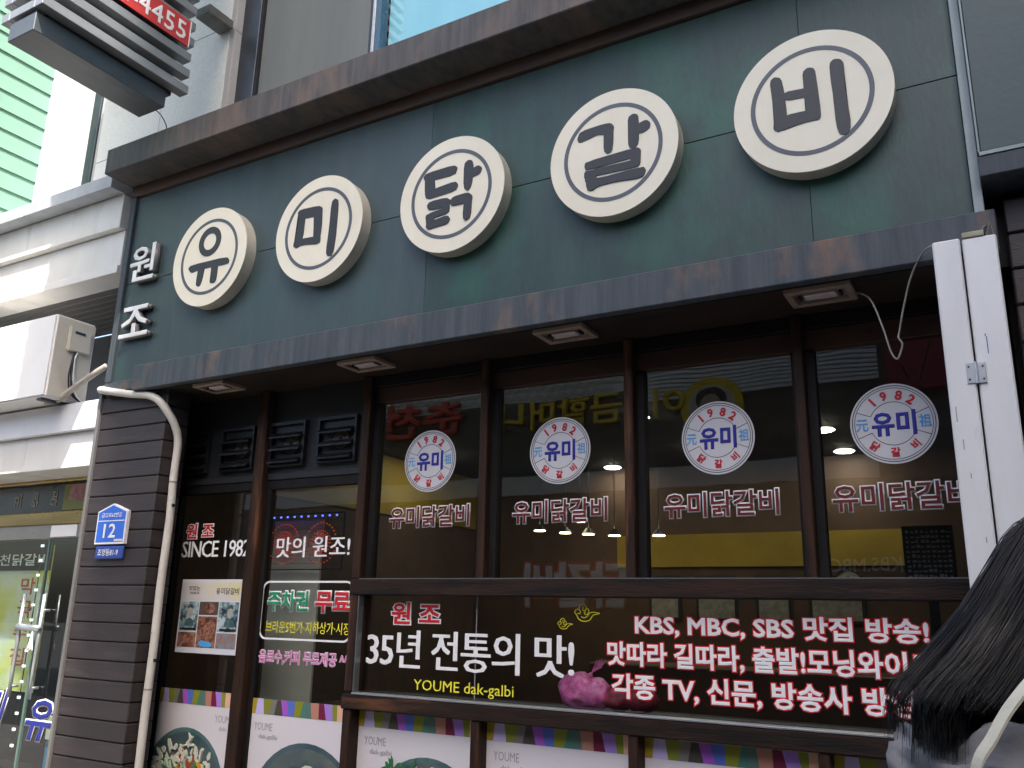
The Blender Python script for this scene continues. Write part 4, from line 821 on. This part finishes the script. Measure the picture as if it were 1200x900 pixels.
opl('sign_letters', '춘천', -4.70, -3.08, 4.28, 4.90, mat('opp_letter_red', (.60, .05, .04)), bold=.04, thick=.1)
opl('banner_letters', 'since 1960', .1, 1.4, 2.42, 2.66, dred_p, bold=.01); opl('banner_letters', 'KBS.MBC', 2.5, 3.4, 2.05, 2.22, white_p, bold=.01); opl('banner_letters', '닭갈비', -1.9, -.25, 1.55, 2.20, white_p, bold=.05, outline=red_p, ow=.11)
def opp_prism(nm, P, d0, d1, ma): 
    bm = bmesh.new(); bm_prism(bm, P, YO + d0, YO + d1); return link(nm, bm_done(bm), ma, op)
opp_prism('round_emblem', circ(1.08, 4.32, .46, 40), .002, .05, ochre_p); opp_prism('round_emblem', circ(1.08, 4.32, .34, 40), .002, .056, mat('emblem_cream', (.55, .5, .38))); opp_prism('emblem_hair', circ(1.08, 4.44, .22, 30, .18), .002, .060, black_p); opp_prism('emblem_face', circ(1.08, 4.33, .15, 30, .18), .002, .066, mat('emblem_face', (.5, .36, .26)))
tb = tag(box('shade_block', 11.0, 30, -11.9, 10, 0, 42, mat('shade_block_grey', (.42, .40, .38), (.38, .36, .34), scale=1, rough=.8)), 'tall plain block outside the picture, added to shade the shopfront', 'building')  # unseen block added to keep the sun off the shopfront

# ================================================================= PERSON
FW = Vector((.865, .502, 0)).normalized(); LF = Vector((-FW.y, FW.x, 0)); BASE = Vector((4.655, -2.155, 0.0))
def PL(a, b, z): return BASE + FW * a + LF * b + Vector((0, 0, z))
pers = thing('person', 'person with long black windblown hair, grey hooded jacket and cream bag strap', 'person', BASE)
def skin_mesh(name, verts, edges, radii, ma, parent, root=0, sub=2):
    me = bpy.data.meshes.new('s'); me.from_pydata([PL(*v) for v in verts], edges, []); o = bpy.data.objects.new('s', me); COL.objects.link(o)
    md = o.modifiers.new('skin', 'SKIN'); md.use_smooth_shade = True; md.branch_smoothing = .6
    for i, r_ in enumerate(radii):
        sv = me.skin_vertices[0].data[i]; sv.radius = r_ if isinstance(r_, tuple) else (r_, r_); sv.use_root = (i == root)
    sm = o.modifiers.new('sub', 'SUBSURF'); sm.levels = sub; sm.render_levels = sub
    dg = bpy.context.evaluated_depsgraph_get(); dg.update(); m2 = bpy.data.meshes.new_from_object(o.evaluated_get(dg)); bpy.data.objects.remove(o)
    return link(name, m2, ma, parent, smooth=True)
skin = mat('skin', (.56, .36, .27), (.52, .33, .25), scale=12, rough=.5)
jacket = mat('grey_jacket', (.20, .202, .215), (.15, .152, .165), (.26, .262, .275), scale=5, rough=.85, bump=.35, bscale=14, c3lo=.6, c3hi=.8)
V = [(0, 0, .90), (0, 0, 1.05), (-.01, 0, 1.22), (-.01, 0, 1.33), (0.005, 0, 1.405), (.04, 0, 1.45), (.05, 0, 1.52), (.045, 0, 1.56),
     (0, .10, .86), (.02, .10, .48), (-.01, .10, .09), (.11, .10, .045), (0, -.10, .86), (-.02, -.10, .48), (-.06, -.10, .09), (.06, -.10, .045),
     (0, .17, 1.33), (-.01, .20, 1.08), (.09, .19, .88), (.12, .185, .80), (0, -.17, 1.33), (-.02, -.20, 1.08), (.07, -.19, .88), (.10, -.185, .80)]
E_ = [(0, 1), (1, 2), (2, 3), (3, 4), (4, 5), (5, 6), (6, 7), (0, 8), (8, 9), (9, 10), (10, 11), (0, 12), (12, 13), (13, 14), (14, 15), (3, 16), (16, 17), (17, 18), (18, 19), (3, 20), (20, 21), (21, 22), (22, 23)]
Rr = [.12, .11, .13, .10, .048, .065, .085, .06, .085, .055, .038, .035, .085, .055, .038, .035, .055, .042, .03, .032, .055, .042, .03, .032]
# fingers root in the palms
for s, k in ((1, 19), (-1, 23)):
    wx, wy, wz = V[k]
    for j, (da, l) in enumerate(((.028, .075), (.010, .085), (-.008, .08), (-.024, .065))):
        i0 = len(V); V.append((wx + da + .012, wy, wz - .05)); V.append((wx + da + .022, wy - s * .012, wz - .05 - l)); Rr += [.010, .008]; E_ += [(k, i0), (i0, i0 + 1)]
    i0 = len(V); V.append((wx + .045, wy - s * .01, wz - .02)); V.append((wx + .06, wy - s * .018, wz - .065)); Rr += [.011, .009]; E_ += [(k, i0), (i0, i0 + 1)]
skin_mesh('body', V, E_, Rr, skin, pers)
# face
def blob(nm, c, r3, ma, par, sub=3):
    bm = bmesh.new(); bmesh.ops.create_icosphere(bm, subdivisions=sub, radius=1)
    for v in bm.verts: q = v.co.copy(); v.co = PL(c[0] + q.x * r3[0], c[1] + q.y * r3[1], c[2] + q.z * r3[2])
    return link(nm, bm_done(bm), ma, par, smooth=True)
blob('head', (.055, 0, 1.495), (.092, .073, .115), skin, pers); blob('nose', (.148, 0, 1.487), (.018, .013, .022), skin, pers, 2); blob('mouth', (.134, 0, 1.443), (.012, .024, .008), mat('lips', (.45, .14, .13), rough=.4), pers, 2)
for s in (-1, 1):
    e = blob('eye', (.128, .03 * s, 1.51), (.012, .014, .009), white_p, pers, 2); blob('iris', (.137, .03 * s, 1.51), (.004, .006, .006), black_p, e, 2); blob('ear', (.05, .072 * s, 1.49), (.02, .01, .03), skin, pers, 2)
JV = [(0, 0, .80), (-.01, 0, .95), (-.04, 0, 1.12), (-.06, 0, 1.235), (-.035, 0, 1.31), (-.02, .165, 1.29), (-.01, .205, 1.08), (.085, .195, .88), (-.03, -.165, 1.305), (-.02, -.21, 1.08), (.065, -.195, .88)]
JE = [(0, 1), (1, 2), (2, 3), (3, 4), (4, 5), (5, 6), (6, 7), (4, 8), (8, 9), (9, 10)]
jk = skin_mesh('jacket', JV, JE, [(.19, .16), (.18, .16), (.19, .17), (.175, .165), .10, .072, .066, .052, .088, .070, .052], jacket, pers)
TV = [(0, 0, .90), (0, .10, .84), (.02, .10, .48), (-.01, .10, .12), (0, -.10, .84), (-.02, -.10, .48), (-.06, -.10, .12)]
skin_mesh('trousers', TV, [(0, 1), (1, 2), (2, 3), (0, 4), (4, 5), (5, 6)], [.14, .105, .078, .062, .105, .078, .062], mat('dark_jeans', (.03, .04, .07), (.04, .05, .09), scale=9, rough=.85), pers)
for s, a in ((1, 0.0), (-1, -.05)): 
    bm = bmesh.new(); bmesh.ops.create_icosphere(bm, subdivisions=3, radius=1)
    for v in bm.verts: q = v.co.copy(); v.co = PL(a + .05 + q.x * .14, .10 * s + q.y * .05, .105 + max(q.z, -.1) * .075)
    link('shoe', bm_done(bm), mat('shoe', (.03, .03, .03), (.05, .05, .05), scale=9, rough=.6), pers, smooth=True)
# hood lying on the back: a folded bag of cloth round the neck
from mathutils import noise as NZ
bm = bmesh.new(); rows = []; NU, NV = 96, 40
for i in range(NU):
    th = 2 * math.pi * i / NU; row = []
    bk = .5 - .5 * math.cos(th)                        # 1 behind, 0 in front
    for j in range(NV):
        ph = j / (NV - 1) * math.pi * 1.25 - .5
        rad = .085 + .082 * bk; th_ = .030 + .042 * bk
        r_ = rad + th_ * math.cos(ph) * 1.1; zz = 1.262 - .045 * bk * bk + th_ * math.sin(ph) * 1.35 + .03 * (1 - bk)
        a, b = r_ * math.cos(th), r_ * .80 * math.sin(th); n = NZ.noise(Vector((a * 9, b * 9, zz * 26))) * .024 - abs(NZ.noise(Vector((a * 14 + 3, b * 12, zz * 45)))) * .034 + NZ.noise(Vector((a * 60, b * 50, zz * 80))) * .003
        row.append(bm.verts.new(PL(a * (1 + n * 4) - .01, b * (1 + n * 4), zz + n)))
    rows.append(row)
for i in range(NU):
    for j in range(NV - 1): bm.faces.new((rows[i][j], rows[(i + 1) % NU][j], rows[(i + 1) % NU][j + 1], rows[i][j + 1]))
link('hood', bm_done(bm), jacket, pers, smooth=True)
# bag strap over the near shoulder
sp = smooth_path([PL(.13, -.12, 1.22), PL(.08, -.125, 1.36), PL(.0, -.125, 1.41), PL(-.09, -.128, 1.396), PL(-.150, -.138, 1.352), PL(-.188, -.142, 1.305), PL(-.215, -.138, 1.255), PL(-.225, -.13, 1.12)], 6)
bm = bmesh.new(); prev = None
for p in sp:
    row = [bm.verts.new(p + FW * 0 - LF * w + Vector((0, 0, h))) for w, h in ((-.011, -.002), (.011, -.006), (.011, .000), (-.011, .004))]
    if prev:
        for k in range(4): bm.faces.new((prev[k], prev[(k + 1) % 4], row[(k + 1) % 4], row[k]))
    prev = row
tag(link('bag_strap', bm_done(bm), mat('strap_cream', (.62, .60, .50), (.52, .5, .41), scale=20, rough=.8)), 'cream bag strap over the shoulder of the person', 'bag strap')
# hair
hair_m = mat('black_hair', (.007, .007, .0095), (.013, .0125, .014), (.011, .021, .029), scale=14, stretch=(1, 1, .3), rough=.36, spec=.5)
HZ = 1.497
O_ = [(.06, .130), (-.002, .104), (-.056, .038), (-.108, -.030), (-.166, -.095), (-.226, -.156), (-.242, -.240)]
I_ = [(.07, .125), (.06, .09), (.045, .02), (.025, -.05), (.0, -.10), (-.03, -.15), (-.06, -.24)]
def hair_pts(w, s, rn, k=1.0, L=1.0):
    out = []; go = (rn.gauss(0, .004), rn.gauss(0, .008), rn.gauss(0, .003))
    for i in range(7):
        t = i / 6; a = I_[i][0] + (O_[i][0] - I_[i][0]) * w; z = I_[i][1] + (O_[i][1] - I_[i][1]) * w
        if i == 6: a0, z0 = I_[5][0] + (O_[5][0] - I_[5][0]) * w, I_[5][1] + (O_[5][1] - I_[5][1]) * w; a = a0 + (a - a0) * L; z = z0 + (z - z0) * L
        side = s * (.03, .075, .085, .085, .085, .085, .08)[i] * math.sqrt(max(0.05, 1 - (max(w, .0) ** 2) * (.55 if i < 4 else .35)))
        out.append(PL(a + go[0] * (.2 + t), side + go[1] * (.2 + t), HZ + z + go[2] * t))
    return out
rn = random.Random(11); bm = bmesh.new()
# inner mass
rows = []
for i in range(7):
    row = []
    for q in range(20):
        th = 2 * math.pi * q / 20; w = .5 - .5 * math.cos(th) * .94; s = math.sin(th)
        a = I_[i][0] + (O_[i][0] - I_[i][0]) * w; z = I_[i][1] + (O_[i][1] - I_[i][1]) * w; side = s * (.03, .072, .083, .08, .076, .062, .022)[i]
        if i == 6: a = I_[5][0] + (O_[5][0] - I_[5][0]) * w - .012 * w; z = I_[5][1] + (O_[5][1] - I_[5][1]) * w - .03 - .03 * w
        row.append(bm.verts.new(PL(a, side, HZ + z)))
    rows.append(row)
for i in range(6):
    for q in range(20): bm.faces.new((rows[i][q], rows[i][(q + 1) % 20], rows[i + 1][(q + 1) % 20], rows[i + 1][q]))
bm.faces.new(rows[0]); bm.faces.new(rows[6][::-1])
hm = link('hair_mass', bm_done(bm), hair_m, pers, smooth=True)
HV, HF = [], []
def strand(P, r0):
    n = len(P); b0 = len(HV)
    for i, p in enumerate(P):
        t = (P[min(i + 1, n - 1)] - P[max(i - 1, 0)]).normalized(); sd = t.cross(Vector((.3, .2, .93))).normalized(); u = sd.cross(t); q = r0 * (1 - .7 * (i / (n - 1)) ** 2) + .0001
        for k in range(3): HV.append(p + (sd * math.cos(2.094 * k) + u * math.sin(2.094 * k)) * q)
        if i:
            m0, m1 = b0 + 3 * (i - 1), b0 + 3 * i
            for k in range(3): HF.append((m0 + k, m0 + (k + 1) % 3, m1 + (k + 1) % 3, m1 + k))
for c in range(340):
    w0 = rn.random() ** .6; near = rn.random() < .75; sd0 = (-1 if near else 1) * (1 - rn.random() ** 2.2 * .95)
    L0 = rn.uniform(.35, 1.0) if w0 > .80 else rn.uniform(-.5, .25) if rn.random() < .965 else rn.uniform(.6, 1.1)
    base = smooth_path(hair_pts(w0, sd0, rn, 1, L0), 3); n = len(base); wob = [rn.uniform(0, 6.28) for _ in range(3)]; spread = rn.uniform(.006, .012)
    for k in range(24 if near else 12):
        o = Vector((rn.gauss(0, 1), rn.gauss(0, 1), rn.gauss(0, 1))) * spread * (.55 if w0 > .8 else 1); fl = rn.random() < .012; dr = Vector((rn.gauss(0, 1), rn.gauss(0, 1), rn.gauss(0, .6))) * (.03 if fl else .004); cut = n - rn.randrange(0, 4)
        P = [p + o * (1 - .45 * (i / n)) + dr * (i / n) ** 2 + Vector((math.sin(i * .5 + wob[0]), math.sin(i * .45 + wob[1]), math.sin(i * .4 + wob[2]))) * .003 * (i / n) for i, p in enumerate(base[:cut])]
        strand(P, rn.uniform(.0004, .0008))
me = bpy.data.meshes.new('h'); me.from_pydata(HV, [], HF); link('hair', me, hair_m, pers, smooth=True)
bm = bmesh.new(); bmesh.ops.create_icosphere(bm, subdivisions=4, radius=1)
for v in bm.verts:
    q = v.co.copy(); a = .052 + q.x * .094; v.co = PL(min(a, .125 + .015 * q.z), q.y * .078, HZ + .002 + q.z * .116)
link('hair_cap', bm_done(bm), hair_m, pers, smooth=True)
